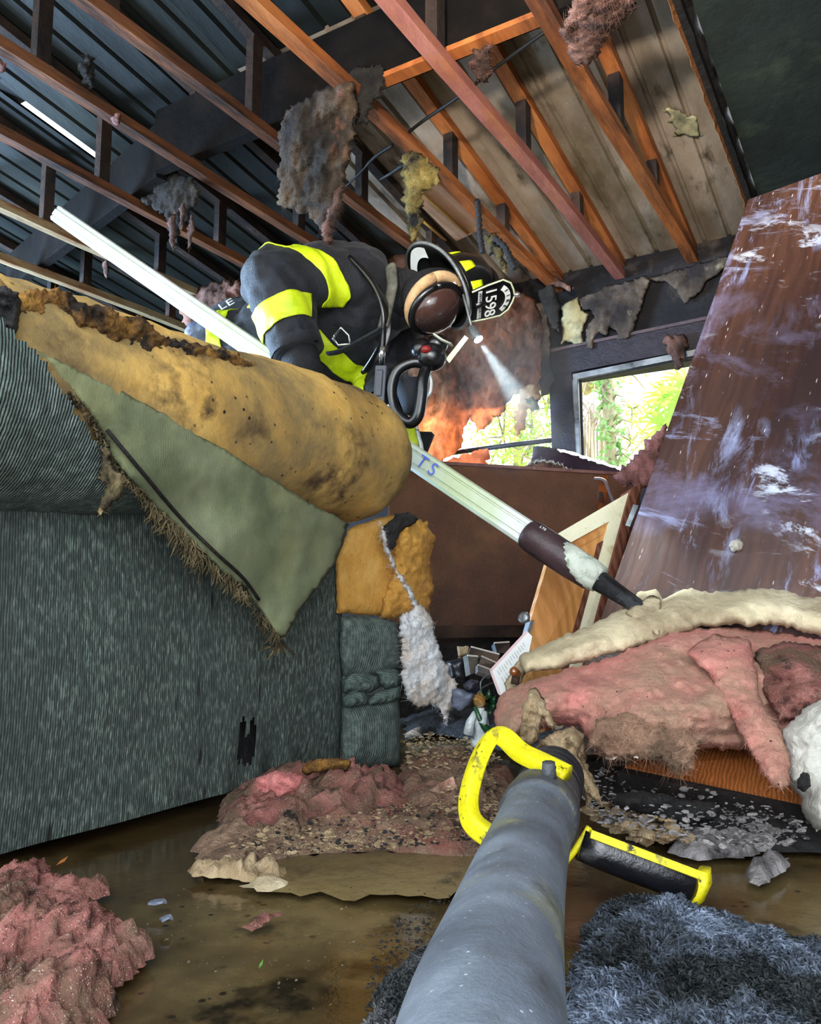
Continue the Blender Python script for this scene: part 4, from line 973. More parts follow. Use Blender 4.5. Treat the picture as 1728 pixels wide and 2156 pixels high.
puff('char_scrap', [(632, 1622), (650, 1600), (700, 1594), (744, 1600), (730, 1624), (690, 1620), (650, 1632)], 1.63, .02, m_foamc, step=5, rough=4, amp=.03, nsc=30, seed=85, label='dark charred scrap lying behind the pink clump', cat='char')
chips('rubble', [(470, 1780), (560, 1740), (860, 1690), (1040, 1620), (1060, 1760), (800, 1790), (560, 1800)], 1500, .0012, .006, m_split, 86, .05, 'beige crumbs scattered over the rubble bank', 'rubble')
chips('rubble', [(470, 1780), (560, 1740), (860, 1690), (1040, 1620), (1060, 1760), (800, 1790), (560, 1800)], 700, .0012, .006, m_black, 87, .05, 'black char crumbs scattered over the rubble bank', 'rubble')
chips('rubble', [(850, 1560), (900, 1540), (1000, 1556), (1060, 1600), (1000, 1620), (860, 1620)], 800, .0015, .008, m_split, 88, .07, 'beige flakes on the floor at the corner of the sofa', 'rubble')
mound('wallboard_flake', [(396, 1842), (420, 1822), (500, 1818), (566, 1828), (610, 1846), (560, 1862), (480, 1850)], .016, m_split, step=.008, amp=1.2, nsc=50, seed=89, label='pale flaky wallboard slab at the water edge', cat='wallboard', sharp=True)
mound('wallboard_flake', [(500, 1864), (560, 1850), (612, 1858), (600, 1876), (560, 1880)], .008, m_kraft, step=.012, amp=.6, nsc=30, seed=90, label='thin wallboard flake sinking below the pale slab', cat='wallboard')
mound('pink_insulation_clump', [(-60, 1912), (-20, 1870), (40, 1850), (110, 1850), (150, 1872), (214, 1866), (224, 1884), (170, 1902), (112, 1908), (70, 1930), (20, 1950), (-60, 1960)], .035, m_pinkd, step=.006, amp=.75, nsc=15, seed=91, fib=900, flen=.004, fine=.55, label='soaked pink insulation clump with a tail, upper one at the left edge', cat='insulation clump')
mound('pink_insulation_clump', [(-80, 2110), (-60, 1980), (20, 1950), (100, 1930), (150, 1956), (230, 1970), (296, 1996), (300, 2020), (270, 2060), (236, 2080), (240, 2120), (190, 2190), (60, 2230), (-80, 2230)], .038, m_pinkd, step=.006, amp=.75, nsc=17, seed=92, fib=1200, flen=.004, fine=.55, label='large soaked pink insulation clump nearest the lower left corner', cat='insulation clump')
mound('pink_insulation_clump', [(510, 1952), (540, 1928), (600, 1916), (604, 1924), (570, 1940), (530, 1962)], .006, m_pinkd, step=.008, amp=.8, nsc=40, seed=93, label='thin pink shred floating in the brown water', cat='insulation clump')
chips('floating_scraps', [(250, 1850), (500, 1870), (900, 1900), (900, 2100), (500, 2150), (300, 2000)], 170, .0006, .0024, m_rub, 94, .004, 'small scraps floating on the brown water', 'scraps')
chips('wet_grit', [(780, 2010), (860, 1900), (1000, 1890), (980, 2060), (880, 2200), (760, 2200)], 1100, .0006, .003, m_black, 95, .012, 'black wet grit in the water left of the hose', 'grit')
for i, (x, y, s) in enumerate(((330, 1902, .012), (350, 1936, .010))):
    p = onZ(x, y, .002); mb = MB(); rn = random.Random(i)
    P_ = [p + Vector((math.cos(a) * s * rn.uniform(.6, 1.2), math.sin(a) * s * rn.uniform(.6, 1.2), rn.uniform(0, .006))) for a in [k * .9 for k in range(7)]]
    mb.add(P_ + [q_ + Vector((0, 0, -.003)) for q_ in P_], [tuple(range(7)), tuple(range(13, 6, -1))] + [(k, (k + 1) % 7, 7 + (k + 1) % 7, 7 + k) for k in range(7)])
    mb.build('paper_scrap', m_bag, label=('upper' if i == 0 else 'lower') + ' of two silvery paper scraps floating in the brown water', cat='paper scrap', smooth=False)
for nm, (x, y), s, m__, lb in (('dry_leaf', (118, 1822), .010, mat('brown leaf', [(120, 70, 28), (150, 94, 40)], 20, 4, .7, bump=.3), 'brown leaf lying on the upper left pink clump'), ('leaf_scrap', (544, 2040), .004, mat('green leaf scrap', [(52, 96, 36), (80, 130, 50)], 20, 4, .6, bump=.2), 'tiny green leaf scrap in the brown water'), ('leaf_scrap', (1000, 1866), .005, m_flap, 'pale green leaf scrap by the wet grit')):
    p = onZ(x, y, .004 if nm != 'dry_leaf' else .0)
    if nm == 'dry_leaf': p = at(x, y, 1.12)
    mb = MB(); mb.add([p, p + Vector((s, s * .5, .003)), p + Vector((s * 1.8, -s * .1, .008)), p + Vector((s * .8, -s * .7, .004)), p + Vector((s * .9, 0, .001))], [(0, 1, 4), (1, 2, 4), (2, 3, 4), (3, 0, 4)]); mb.build(nm, m__, label=lb, cat='leaf')
# soaked shaggy rugs
def rug(poly, label, seed, cols, hgt, nf, fl):
    m_ = mat('shaggy rug ' + str(seed), cols, 26, 8, .55, patch=((30, 36, 38), 6, .50, .08), bump=.6, bscale=60, spec=.5, roughvar=.25)
    mb = mound(None, poly, hgt, None, step=.010, amp=.55, nsc=30, seed=seed)
    base = list(mb.f); rn = random.Random(seed)
    vv = mb.v
    nv = []; nf_ = []
    for _ in range(nf):
        f = base[rn.randrange(len(base))]; a, b, c_ = vv[f[0]], vv[f[1]], vv[f[2]]
        u, v = rn.random(), rn.random()
        if u + v > 1: u, v = 1 - u, 1 - v
        p = a + (b - a) * u + (c_ - a) * v
        g = Vector((fr(p * 16), fr(p * 16 + Vector((7, 1, 3))), .35 + .3 * rn.random()))
        d = (g + Vector((rn.uniform(-.5, .5), rn.uniform(-.5, .5), 0))).normalized() * fl * rn.uniform(.5, 1.2)
        sd = d.cross(Vector((rn.uniform(-1, 1), rn.uniform(-1, 1), .4))).normalized() * rn.uniform(.0006, .0014)
        cur = Vector((rn.uniform(-1, 1), rn.uniform(-1, 1), -.6)) * fl * .45
        i = len(nv); q1 = p + d * .6 + cur * .2; q2 = p + d * .9 + cur
        nv += [p - sd, p + sd, q1 + sd, q1 - sd, q2]; nf_ += [(i, i + 1, i + 2, i + 3), (i + 3, i + 2, i + 4)]
    mb.add(nv, nf_)
    return mb.build('shaggy_rug', m_, label=label, cat='rug')
rug([(1236, 1960), (1262, 1925), (1330, 1908), (1420, 1912), (1500, 1945), (1600, 1985), (1700, 2005), (1800, 2010), (1800, 2300), (1180, 2300), (1205, 2050)], 'soaked blue-grey shaggy rug right of the hose', 101, [(48, 56, 68), (104, 116, 134), (150, 164, 188)], .028, 30000, .013)
rug([(760, 2230), (800, 2100), (840, 2060), (900, 2010), (970, 1980), (1000, 2060), (940, 2230)], 'soaked grey shaggy rug edge left of the hose', 102, [(44, 44, 46), (92, 92, 94), (136, 136, 142)], .02, 8000, .010)

# ================================================================== fire hose with valve
m_hose = mat('soaked grey-blue hose jacket', [(66, 73, 83), (96, 105, 117), (128, 138, 152)], 6, 9, .5, patch=((128, 128, 92), 8, .62, .07), patch2=((58, 60, 62), 9, .60, .09), bump=.35, bscale=220, spec=.45, specks=(90, .12, (176, 180, 190)))
m_gun = mat('scuffed dark grey casting', [(40, 42, 46), (68, 70, 74), (92, 94, 98)], 9, 8, .5, patch=((112, 110, 66), 8, .64, .05), bump=.35, bscale=60, spec=.5, metallic=.2)
m_yel = mat('scuffed yellow plastic', [(190, 176, 10), (216, 204, 18), (224, 214, 40)], 8, 6, .45, patch=((44, 40, 26), 60, .62, .03), patch2=((120, 112, 40), 22, .62, .05), bump=.2, bscale=60, spec=.5)
m_grip = mat('glossy black grip', [(10, 10, 12), (18, 18, 22), (30, 32, 38)], 7, 6, .22, patch=((110, 116, 120), 30, .74, .02), bump=.15, bscale=60, spec=.7)
hose = thing('fire_hose', 'grey-blue fire hose with a yellow loop handle and black grip lying in the water', 'fire hose', tuple(onZ(1140, 1760, 0)))
hp = [at(1000, 2420, .36), at(1020, 2156, .475), at(1062, 1960, .66), at(1102, 1810, .88), at(1136, 1712, 1.07)]
hp = catmull(hp, 8)
mb = MB(); mb.tube(hp, [.0492 - .002 * (i / len(hp)) for i in range(len(hp))], 40); mb.build('hose_tube', m_hose, hose)
hx = (Vector(hp[-1]) - Vector(hp[-5])).normalized(); e0 = Vector(hp[-1])
mb = MB(); mb.tube([e0 - hx * .035, e0 - hx * .03, e0 + hx * .01, e0 + hx * .016], [.049, .0525, .0525, .050], 40); mb.build('coupling_band', m_gun, hose)
mb = MB(); mb.tube([e0 + hx * .01, e0 + hx * .05, e0 + hx * .09, e0 + hx * .13, e0 + hx * .17, e0 + hx * .24, e0 + hx * .245], [.0505, .050, .047, .049, .045, .044, .030], 36); nz_o = mb.build('valve_body', m_gun, hose)
mb = MB()
for k in range(4): mb.tube([e0 + hx * (.11 + .03 * k), e0 + hx * (.118 + .03 * k)], .0495, 36)
mb.build('valve_rings', m_case, hose)
LP_ = catmull([(1052, 1775, 1.06), (1000, 1738, 1.09), (986, 1700, 1.115), (992, 1650, 1.14), (1012, 1590, 1.175), (1038, 1550, 1.205), (1062, 1553, 1.19), (1096, 1584, 1.155), (1140, 1606, 1.12), (1192, 1632, 1.09)], 7)
LP_ = [at(*p) for p in LP_]
mb = MB(); mb.tube(LP_, [(.0105, .0135)] * len(LP_), 20, sq=.3); o = mb.build('loop_handle', m_yel, hose, label='bright yellow loop handle')
mb = MB(); p = at(1156, 1640, 1.065); mb.tube([p, p + Vector((0, 0, .022)) + hx * -.004], [.011, .009], 8); mb.build('bolt', m_gun, hose)
p = at(1166, 1616, 1.075); mb = MB(); mb.ball(p, .0035, 8, 6); mb.build('rivet', m_black, hose)
g0, g1 = at(1236, 1782, 1.11), at(1462, 1868, 1.10)
gx = (g1 - g0).normalized(); gu = gx.cross(FWD); gu = gu if gu.z > 0 else -gu; gu.normalize(); gv = gx.cross(gu).normalized()
if gv.dot(CAM - g0) < 0: gv = -gv
mb = MB(); mb.tube([g0 - gx * .01, g0 + gx * .02, g0.lerp(g1, .5), g1 - gx * .01, g1], [(.020, .021), (.020, .023), (.020, .0235), (.0195, .0225), (.016, .018)], 20, sq=.7); mb.build('pistol_grip', m_grip, hose)
mb = MB()
def rim(a, b, up0, wd, th): return mb.quad(a + gu * up0 + gv * .018, b + gu * up0 + gv * .018, b + gu * (up0 + wd) + gv * .012, a + gu * (up0 + wd) + gv * .012, th)
rim(g0 - gx * .005, g1 + gx * .006, .018, .009, .034); mb.build('grip_spine', m_yel, hose, smooth=False)
mb = MB(); mb.tube([g1 + gu * .026 + gx * .004, g1 + gu * .01 + gx * .010, g1 - gu * .012 + gx * .008, g1 - gu * .024 + gx * .002], [(.008, .018), (.009, .02), (.009, .02), (.007, .016)], 14, sq=.6); mb.build('grip_end', m_yel, hose)
mb = MB(); mb.tube([g0 + gu * .026 - gx * .006, g0 - gu * .012 - gx * .014, g0 - gu * .03 - gx * .02], [.0045] * 3, 10); mb.build('grip_collar', m_yel, hose)
# ================================================================== firefighter, bent forward behind the sofa arm
m_coat = mat('navy-black turnout cloth', [(8, 9, 12), (15, 17, 23), (27, 31, 41)], 7, 8, .62, bump=.35, bscale=160, spec=.35, patch=((26, 28, 36), 5, .66, .08))
m_coat.node_tree.nodes['Principled BSDF'].inputs['Sheen Weight'].default_value = .06
m_lime = mat('lime reflective tape', [(168, 190, 8), (196, 216, 16), (206, 224, 40)], 12, 6, .5, patch=((140, 150, 30), 8, .66, .06), bump=.2, bscale=90, spec=.5)
m_silver = mat('silver reflective tape', [(196, 202, 200), (222, 228, 226)], 14, 5, .4, bump=.15, bscale=80, metallic=.2)
m_glove = mat('black work glove', [(14, 14, 16), (30, 30, 34)], 14, 7, .75, bump=.5, bscale=90)
m_hood = mat('tan knitted hood', [(150, 118, 84), (184, 150, 110), (196, 164, 124)], 20, 6, .95, bump=.5, bscale=200)
m_skin = mat('face skin', [(126, 78, 62), (150, 96, 78)], 9, 4, .55, bump=.1)
m_helm = mat('glossy black helmet', [(7, 8, 8), (13, 14, 15)], 8, 6, .3, bump=.06, bscale=60, spec=.6, coat=.4)
m_helms = mat('worn brim rim', [(60, 64, 66), (110, 116, 118), (150, 154, 154)], 10, 8, .3, metallic=.4, bump=.2, bscale=60)
m_rubber = mat('black rubber', [(8, 8, 9), (16, 16, 18)], 9, 5, .28, bump=.08, spec=.6)
m_lens = mat('smoked mask lens', [(12, 13, 16), (30, 26, 27), (58, 38, 33)], 3, 4, .16, bump=0, spec=.4, coat=.15)
m_radio = mat('dark radio case', [(34, 38, 46), (54, 58, 68)], 8, 5, .4, bump=.1, spec=.5)
m_chrome = mat('bright chrome', [(190, 194, 196), (214, 216, 218)], 8, 3, .18, metallic=.9, bump=0)
m_glow = mat('lamp lens', [(255, 255, 255)], bump=0, emit=((238, 248, 255), 14))
m_redk = mat('red knob', [(96, 22, 24), (130, 36, 36)], 9, 4, .4, bump=.1)

J = lambda x, y, d: Vector(at(x, y, d))
hipC, belly, chest, upch, neckb = J(520, 790, 2.98), J(590, 750, 2.93), J(680, 690, 2.86), J(780, 645, 2.78), J(838, 628, 2.74)
floor_z = .0
person = thing('person', 'firefighter in black turnout gear and helmet, bending down behind the sofa arm', 'person', (hipC.x, hipC.y, floor_z))

def remeshed(mb, vox, smooth=6):
    me = bpy.data.meshes.new('t'); me.from_pydata([tuple(v) for v in mb.v], [], mb.f); me.update()
    o = bpy.data.objects.new('t', me); COL.objects.link(o)
    m = o.modifiers.new('r', 'REMESH'); m.mode = 'VOXEL'; m.voxel_size = vox
    s = o.modifiers.new('s', 'SMOOTH'); s.factor = .6; s.iterations = smooth
    dg = bpy.context.evaluated_depsgraph_get(); r = bpy.data.meshes.new_from_object(o.evaluated_get(dg))
    bpy.data.objects.remove(o)
    out = MB(); out.v = [v.co.copy() for v in r.vertices]; out.f = [list(p.vertices) for p in r.polygons]; out.mi = [0] * len(out.f)
    nrm = [v.normal.copy() for v in r.vertices]
    return out, nrm
def limb(mb, pts, rad, n=24, k=6):
    P = catmull(pts, k); Rr = catmull([(a, a) if not isinstance(a, tuple) else a for a in rad], k)
    mb.tube(P, Rr, n)
    mb.ball(P[0], Rr[0][0] * .98, 16, 10); mb.ball(P[-1], Rr[-1][0] * .98, 16, 10)
def rv(dx, dy, dz): return RIGHT * dx + Vector((0, 0, 1)) * dz + Vector((FWD.x, FWD.y, 0)).normalized() * dy   # right, away, up

# arms
shR, elR, wrR = J(738, 585, 2.68), J(574, 592, 2.56), J(628, 742, 2.50)
hdR = J(642, 790, 2.50)
shL, elL, wrL = upch + rv(.06, .20, -.04), J(800, 790, 2.95), J(806, 868, 2.66)
hdL = J(800, 900, 2.46)
# legs: knees bent, standing on the rubble in front of the sofa
ftR = Vector((hipC.x + .06, hipC.y - .10, .12)); ftL = Vector((hipC.x - .03, hipC.y + .34, .12))
hpR = hipC + rv(.02, -.10, -.06); hpL = hipC + rv(.02, .12, -.06)
knR = (hpR + ftR) / 2 + rv(.16, -.02, .02); knL = (hpL + ftL) / 2 + rv(.14, .02, .02)

# one continuous body (trousers, boots, gloves and all)
mb = MB()
limb(mb, [hipC, belly, chest, upch], [.14, .15, .16, .14])
limb(mb, [hpR, knR, ftR + rv(0, 0, .10)], [.105, .085, .065]); limb(mb, [hpL, knL, ftL + rv(0, 0, .10)], [.105, .085, .065])
limb(mb, [ftR + rv(-.05, 0, .035), ftR + rv(.06, 0, .04), ftR + rv(.17, 0, .03)], [.05, .052, .042]); limb(mb, [ftL + rv(-.05, 0, .035), ftL + rv(.06, 0, .04), ftL + rv(.17, 0, .03)], [.05, .052, .042])
limb(mb, [upch, neckb, J(876, 636, 2.70)], [.12, .075, .065])
limb(mb, [shR, elR, wrR], [.075, .06, .042]); limb(mb, [shL, elL, wrL], [.075, .06, .042])
out_, nrm = remeshed(mb, .014, 5)
out_.build('body', m_coat, person)
# gloved hands closing on the pole
def hand(nm, wr, hd, grip_p, along, side):
    """palm and five bent fingers wrapped over the pole at grip_p"""
    mb = MB(); a = along.normalized(); to = (grip_p - wr); to = (to - a * to.dot(a)).normalized(); sd_ = a.cross(to).normalized() * side
    pc_ = grip_p - to * .028 + sd_ * .036
    mb.tube([wr, wr.lerp(pc_, .5), pc_ - to * .015, pc_ + to * .012], [(.032, .028), (.036, .026), (.045, .022), (.042, .018)], 16)
    mb.ball(pc_, (.042, .030, .036), 14, 10)
    for i, (o_, L_) in enumerate(((-.036, .9), (-.013, 1.0), (.011, .97), (.034, .82))):
        b = pc_ + a * o_ + to * .012
        pts = [b, b + to * .034 * L_ + sd_ * .004, b + to * .062 * L_ - sd_ * .022, b + to * .058 * L_ - sd_ * .052, b + to * .034 * L_ - sd_ * .066]
        P = catmull(pts, 4); mb.tube(P, [.0125 - .003 * k_ / len(P) for k_ in range(len(P))], 10); mb.ball(P[-1], .0098, 8, 6)
    b = pc_ - a * .04 - to * .02
    pts = [b, b - a * .014 + to * .012 - sd_ * .02, b + a * .004 + to * .022 - sd_ * .050, b + a * .016 + to * .030 - sd_ * .066]
    P = catmull(pts, 4); mb.tube(P, [.0145 - .003 * k_ / len(P) for k_ in range(len(P))], 10); mb.ball(P[-1], .011, 8, 6)
    o2, _ = remeshed(mb, .0045, 2)
    return o2.build(nm, m_glove, person)
hand('glove', wrR + (hdR - wrR) * .5, hdR, pl(640), ax, 1)
hand('glove', wrL + (hdL - wrL) * .4, hdL, pl(800), ax, 1)

# coat
mb = MB()
hem = J(486, 772, 3.0)
limb(mb, [hem, hipC.lerp(belly, .5), chest, upch, J(832, 640, 2.75)], [.205, .205, .225, .165, .10], 32)
limb(mb, [J(748, 600, 2.74), J(690, 588, 2.66), elR], [.140, .122, .112])
limb(mb, [elR, elR.lerp(wrR, .5), wrR + (wrR - elR) * .02], [.110, .098, .082])
limb(mb, [shL, elL, wrL], [.13, .10, .078])
coat, nrm = remeshed(mb, .011, 8)
# wrinkles: along the sleeves and across the back
for i, v in enumerate(coat.v):
    q = fr(Vector((v.x * 5, v.y * 5, v.z * 9)), 3) * .014 + abs(fr(Vector((v.x * 9 + v.z * 6, v.y * 9, v.z * 4 + 3)), 3)) * -.016
    dE = (v - elR).length
    if dE < .16: q += .007 * math.sin((v - elR).dot((wrR - elR).normalized()) * 110) * (1 - dE / .16)
    coat.v[i] = v + nrm[i] * q
# the sleeves stop at the cuffs
bm = bmesh.new(); bvs = [bm.verts.new(v) for v in coat.v]
for f in coat.f:
    try: bm.faces.new([bvs[i] for i in f])
    except ValueError: pass
for p, a in ((wrR, (wrR - elR).normalized()), (wrL, (wrL - elL).normalized())):
    g = [f for f in bm.faces if (f.calc_center_median() - p).length < .17]
    g += list({e for f in g for e in f.edges}) + list({v for f in g for v in f.verts})
    bmesh.ops.bisect_plane(bm, geom=g, dist=1e-6, plane_co=p, plane_no=a, clear_outer=True)
bm.normal_update(); bm.verts.index_update()
coat.v = [v.co.copy() for v in bm.verts]; nrm = [v.normal.copy() for v in bm.verts]
coat.f = [[v.index for v in f.verts] for f in bm.faces]; coat.mi = [0] * len(coat.f)
bm.free()
coat_o = coat.build('turnout_coat', m_coat, person)
def band(nm, p, a, wd, rad, m_, off=.006, pick=None):
    """tape sewn on the coat: the coat's own surface between two planes, lifted off a little"""
    a = a.normalized()
    bm = bmesh.new(); bvs = [bm.verts.new(v + nrm[i] * off) for i, v in enumerate(coat.v)]
    for f in coat.f:
        c_ = sum((coat.v[i] for i in f), Vector()) / len(f)
        if abs((c_ - p).dot(a)) < wd and (c_ - p).length < rad:
            try: bm.faces.new([bvs[i] for i in f])
            except ValueError: pass
    for sg in (1, -1):
        g = bm.verts[:] + bm.edges[:] + bm.faces[:]
        bmesh.ops.bisect_plane(bm, geom=g, dist=1e-6, plane_co=p + a * sg * wd / 2, plane_no=a * sg, clear_outer=True)
    if pick:
        for co, no in pick:
            g = bm.verts[:] + bm.edges[:] + bm.faces[:]
            bmesh.ops.bisect_plane(bm, geom=g, dist=1e-6, plane_co=co, plane_no=no, clear_outer=True)
    bm.verts.index_update()
    used = {v.index for f in bm.faces for v in f.verts}
    mp = {}; mbb = MB(); vs = []
    for v in bm.verts:
        if v.index in used: mp[v.index] = len(vs); vs.append(v.co.copy())
    mbb.add(vs, [[mp[v.index] for v in f.verts] for f in bm.faces]); bm.free()
    o = mbb.build(nm, m_, person)
    s = o.modifiers.new('thickness', 'SOLIDIFY'); s.thickness = .004; s.offset = -1
    return o
def screen_cut(x0, y0, x1, y1):
    """plane through the camera and two points: keeps what lies on the right of the line going from one to the other"""
    n_ = ray(x0, y0).cross(ray(x1, y1)).normalized(); return (CAM, n_)
aU = (elR - shR).normalized(); aF = (wrR - elR).normalized()
band('sleeve_band', J(624, 585, 2.60), (J(572, 600, 2.48) - J(626, 575, 2.60)), .066, .26, m_lime, pick=[screen_cut(738, 900, 738, 400), screen_cut(600, 648, 900, 648)])
band('sleeve_band', elR.lerp(wrR, .56), aF, .078, .16, m_lime, pick=[screen_cut(657, 900, 657, 400)])
band('chest_band', J(716, 740, 2.78), J(790, 640, 2.76) - J(690, 715, 2.85), .070, .34, m_lime, pick=[screen_cut(664, 690, 664, 900), screen_cut(900, 694, 600, 694)])
band('back_band', hem.lerp(hipC, .4) + rv(.05, 0, 0), chest - hem, .06, .30, m_lime)
# cuffs
mb = MB(); mb.tube([wrR - aF * .030, wrR + aF * .004, wrR + aF * .006, wrR - aF * .02], [.0845, .083, .074, .074], 28, cap=False); mb.build('cuff', m_coat, person)
mb = MB(); mb.tube([wrR - aF * .03, wrR + aF * .05, wrR + aF * .09], [.066, .056, .05], 20); mb.build('glove_gauntlet', m_glove, person)
# tail of the coat with the white letters of a name panel
tl = plane3(J(392, 706, 3.0), J(520, 640, 3.02), J(440, 760, 2.86))
puff('coat_tail', [(392, 690), (430, 655), (480, 628), (520, 622), (540, 660), (560, 720), (560, 770), (500, 760), (440, 742), (404, 730)], tl, .03, m_coat, step=9, rough=1, amp=.012, nsc=8, R_=22, parent=person, seed=501)
puff('reflective_trim', [(388, 700), (398, 682), (424, 672), (444, 690), (440, 704), (410, 716), (392, 724)], lambda x, y: tl(x, y) - .04, .008, m_bag, step=6, rough=2, amp=.012, nsc=20, R_=8, parent=person, seed=502)
P0 = at(452, 648, tl(452, 648) - .045); xd = at(484, 630, tl(484, 630) - .045) - P0
yd = at(444, 634, tl(444, 634) - .04) - at(452, 648, tl(452, 648) - .04)
for s_, x_, y_ in (('I', 446, 657), ('L', 468, 645), ('E', 484, 637), ('I', 432, 664)):
    text('name_letter', s_, .062, at(x_, y_, tl(x_, y_) - .042), xd, yd, m_white, person, ext=.001)
# front of the coat hanging open below the hose, with its lime hem band
puff('coat_hem', [(836, 880), (874, 892), (884, 925), (892, 972), (850, 960), (836, 930)], 2.72, .03, m_coat, step=7, rough=1, amp=.01, R_=14, parent=person, seed=503)
puff('hem_band', [(838, 902), (874, 896), (882, 940), (862, 952), (846, 942)], 2.685, .012, m_lime, step=6, rough=0, amp=.004, R_=8, parent=person, seed=504)
puff('hem_edge', [(872, 894), (880, 896), (890, 935), (894, 962), (884, 952)], 2.68, .01, m_silver, step=5, rough=0, amp=.003, R_=5, parent=person, seed=505)
puff('coat_flap', [(880, 908), (908, 909), (915, 916), (898, 958), (890, 976), (884, 950)], 2.78, .015, m_coat, step=6, rough=0, amp=.004, R_=8, parent=person, seed=506)
# harness strap and buckle
mb = MB(); pts = [J(742, 545, 2.60), J(790, 600, 2.55), J(812, 660, 2.53), J(806, 720, 2.56), J(770, 780, 2.66)]
mb.tube(catmull(pts, 6), [(.026, .008)] * 25, 12, sq=.5); mb.build('harness_strap', m_rubber, person)
mb = MB(); mb.tube(catmull([J(690, 745, 2.60), J(720, 738, 2.58), J(780, 706, 2.56), J(808, 690, 2.55)], 5), [(.014, .005)] * 16, 10, sq=.5); mb.build('waist_strap', m_coat, person)
mb = MB(); bk = [J(704, 706, 2.56), J(718, 690, 2.55), J(734, 706, 2.55), J(737, 724, 2.56), J(712, 727, 2.57), J(701, 712, 2.57), J(704, 706, 2.56)]
mb.tube(bk, .0042, 8); mb.build('buckle', m_chrome, person)
# air cylinder hump on the back
mb = MB(); limb(mb, [J(610, 620, 3.02), J(700, 602, 2.98), J(800, 610, 2.92)], [.09, .10, .08]); mb.build('air_cylinder', m_coat, person)

# ------------------------------------------------------------------ head, mask, hood
u_ = (RIGHT * .86 + Vector((0, 0, 1)) * .40 + FWD * .26).normalized()
f_ = RIGHT * .42 + Vector((0, 0, 1)) * -.74 + FWD * -.52; f_ = (f_ - u_ * f_.dot(u_)).normalized()
s_ = f_.cross(u_).normalized()
hb = J(936, 606, 2.64)                         # centre of the brim plane
def H(x, y, z): return hb + s_ * x + f_ * y + u_ * z
HM = Matrix((s_, f_, u_)).transposed()
mb = MB(); mb.ball(H(0, .02, -.05), (.080, .105, .112), 24, 16, M=HM)
mb.tube([H(0, -.05, -.10), neckb.lerp(H(0, -.05, -.10), .5), neckb], [.07, .08, .11], 18)
hd_, hn = remeshed(mb, .008, 4)
hd_.build('hood', m_glove, person)
mb = MB(); mb.ball(H(.01, .075, -.09), (.056, .066, .070), 20, 14, M=HM); mb.build('face', m_skin, person)
mb = MB(); mb.tube([H(.012 + .090 * math.cos(a), .060, -.080 + .088 * math.sin(a)) for a in [2 * math.pi * k / 32 for k in range(33)]], [(.022, .018)] * 33, 12); mb.build('hood_rim', m_hood, person)
mb = MB()
for sx in (-.045, .045): mb.ball(H(sx, .125, -.06), .008, 10, 8)
mb.build('eyes', m_white, person)
# mask: lens, rim, regulator
mb = MB(); mb.ball(H(.012, .098, -.092), (.080, .056, .086), 28, 18, M=HM, fn=lambda v: v if v.y > 0 else Vector((v.x, v.y * .5, v.z))); mk = mb.build('mask_lens', m_lens, person)
mb = MB(); R0 = [H(.012 + .084 * math.cos(a), .096, -.092 + .090 * math.sin(a)) for a in [k * math.pi / 18 for k in range(37)]]
mb.tube(R0, .0115, 10); mb.build('mask_rim', m_rubber, person)
rg = J(908, 752, 2.50)
mb = MB(); mb.ball(rg, (.048, .048, .044), 20, 14); mb.ball(rg + rv(.02, .01, .045), (.034, .034, .03), 16, 12); mb.ball(rg + rv(-.03, .02, .03), .036, 16, 12); mb.build('regulator', m_rubber, person)
mb = MB(); mb.ball(J(897, 736, 2.46), (.017, .017, .013), 14, 10); mb.build('regulator_knob', m_redk, person)
mb = MB(); mb.tube([J(914, 704, 2.47), J(930, 716, 2.46), J(944, 722, 2.47), J(950, 728, 2.48)], [(.012, .004), (.018, .004), (.017, .004), (.010, .004)], 12); mb.build('mask_tab', mat('pale grey tab', [(168, 170, 150), (190, 192, 174)], 9, 3, .5, bump=.05), person)
mb = MB(); mb.quad(J(978, 706, 2.50), J(986, 712, 2.50), J(946, 764, 2.50), J(938, 756, 2.50), .006); mb.build('shield_edge', m_clearedge if 'm_clearedge' in globals() else mat('pale edge strip', [(190, 200, 160), (214, 222, 186)], 9, 3, .4, bump=0), person, smooth=False)
# low-pressure hose: a glossy loop hanging from the regulator
mb = MB(); lp = catmull([J(906, 770, 2.50), J(872, 762, 2.50), J(838, 778, 2.50), J(824, 812, 2.50), J(826, 850, 2.50), J(842, 878, 2.49), J(864, 890, 2.48), J(880, 874, 2.47), J(887, 836, 2.47), J(890, 800, 2.48), J(898, 774, 2.50)], 7)
mb.tube(lp, .0185, 14); mb.build('breathing_hose', m_rubber, person)
mb = MB(); mb.tube([J(858, 800, 2.55), J(866, 840, 2.55), J(864, 872, 2.54)], [.045, .04, .02], 16); mb.build('hose_pouch', m_coat, person)
mb = MB(); mb.tube(catmull([J(892, 838, 2.5), J(904, 828, 2.5), J(907, 806, 2.5), J(904, 790, 2.5)], 5), .006, 8); mb.build('hose_clip', m_silver, person)
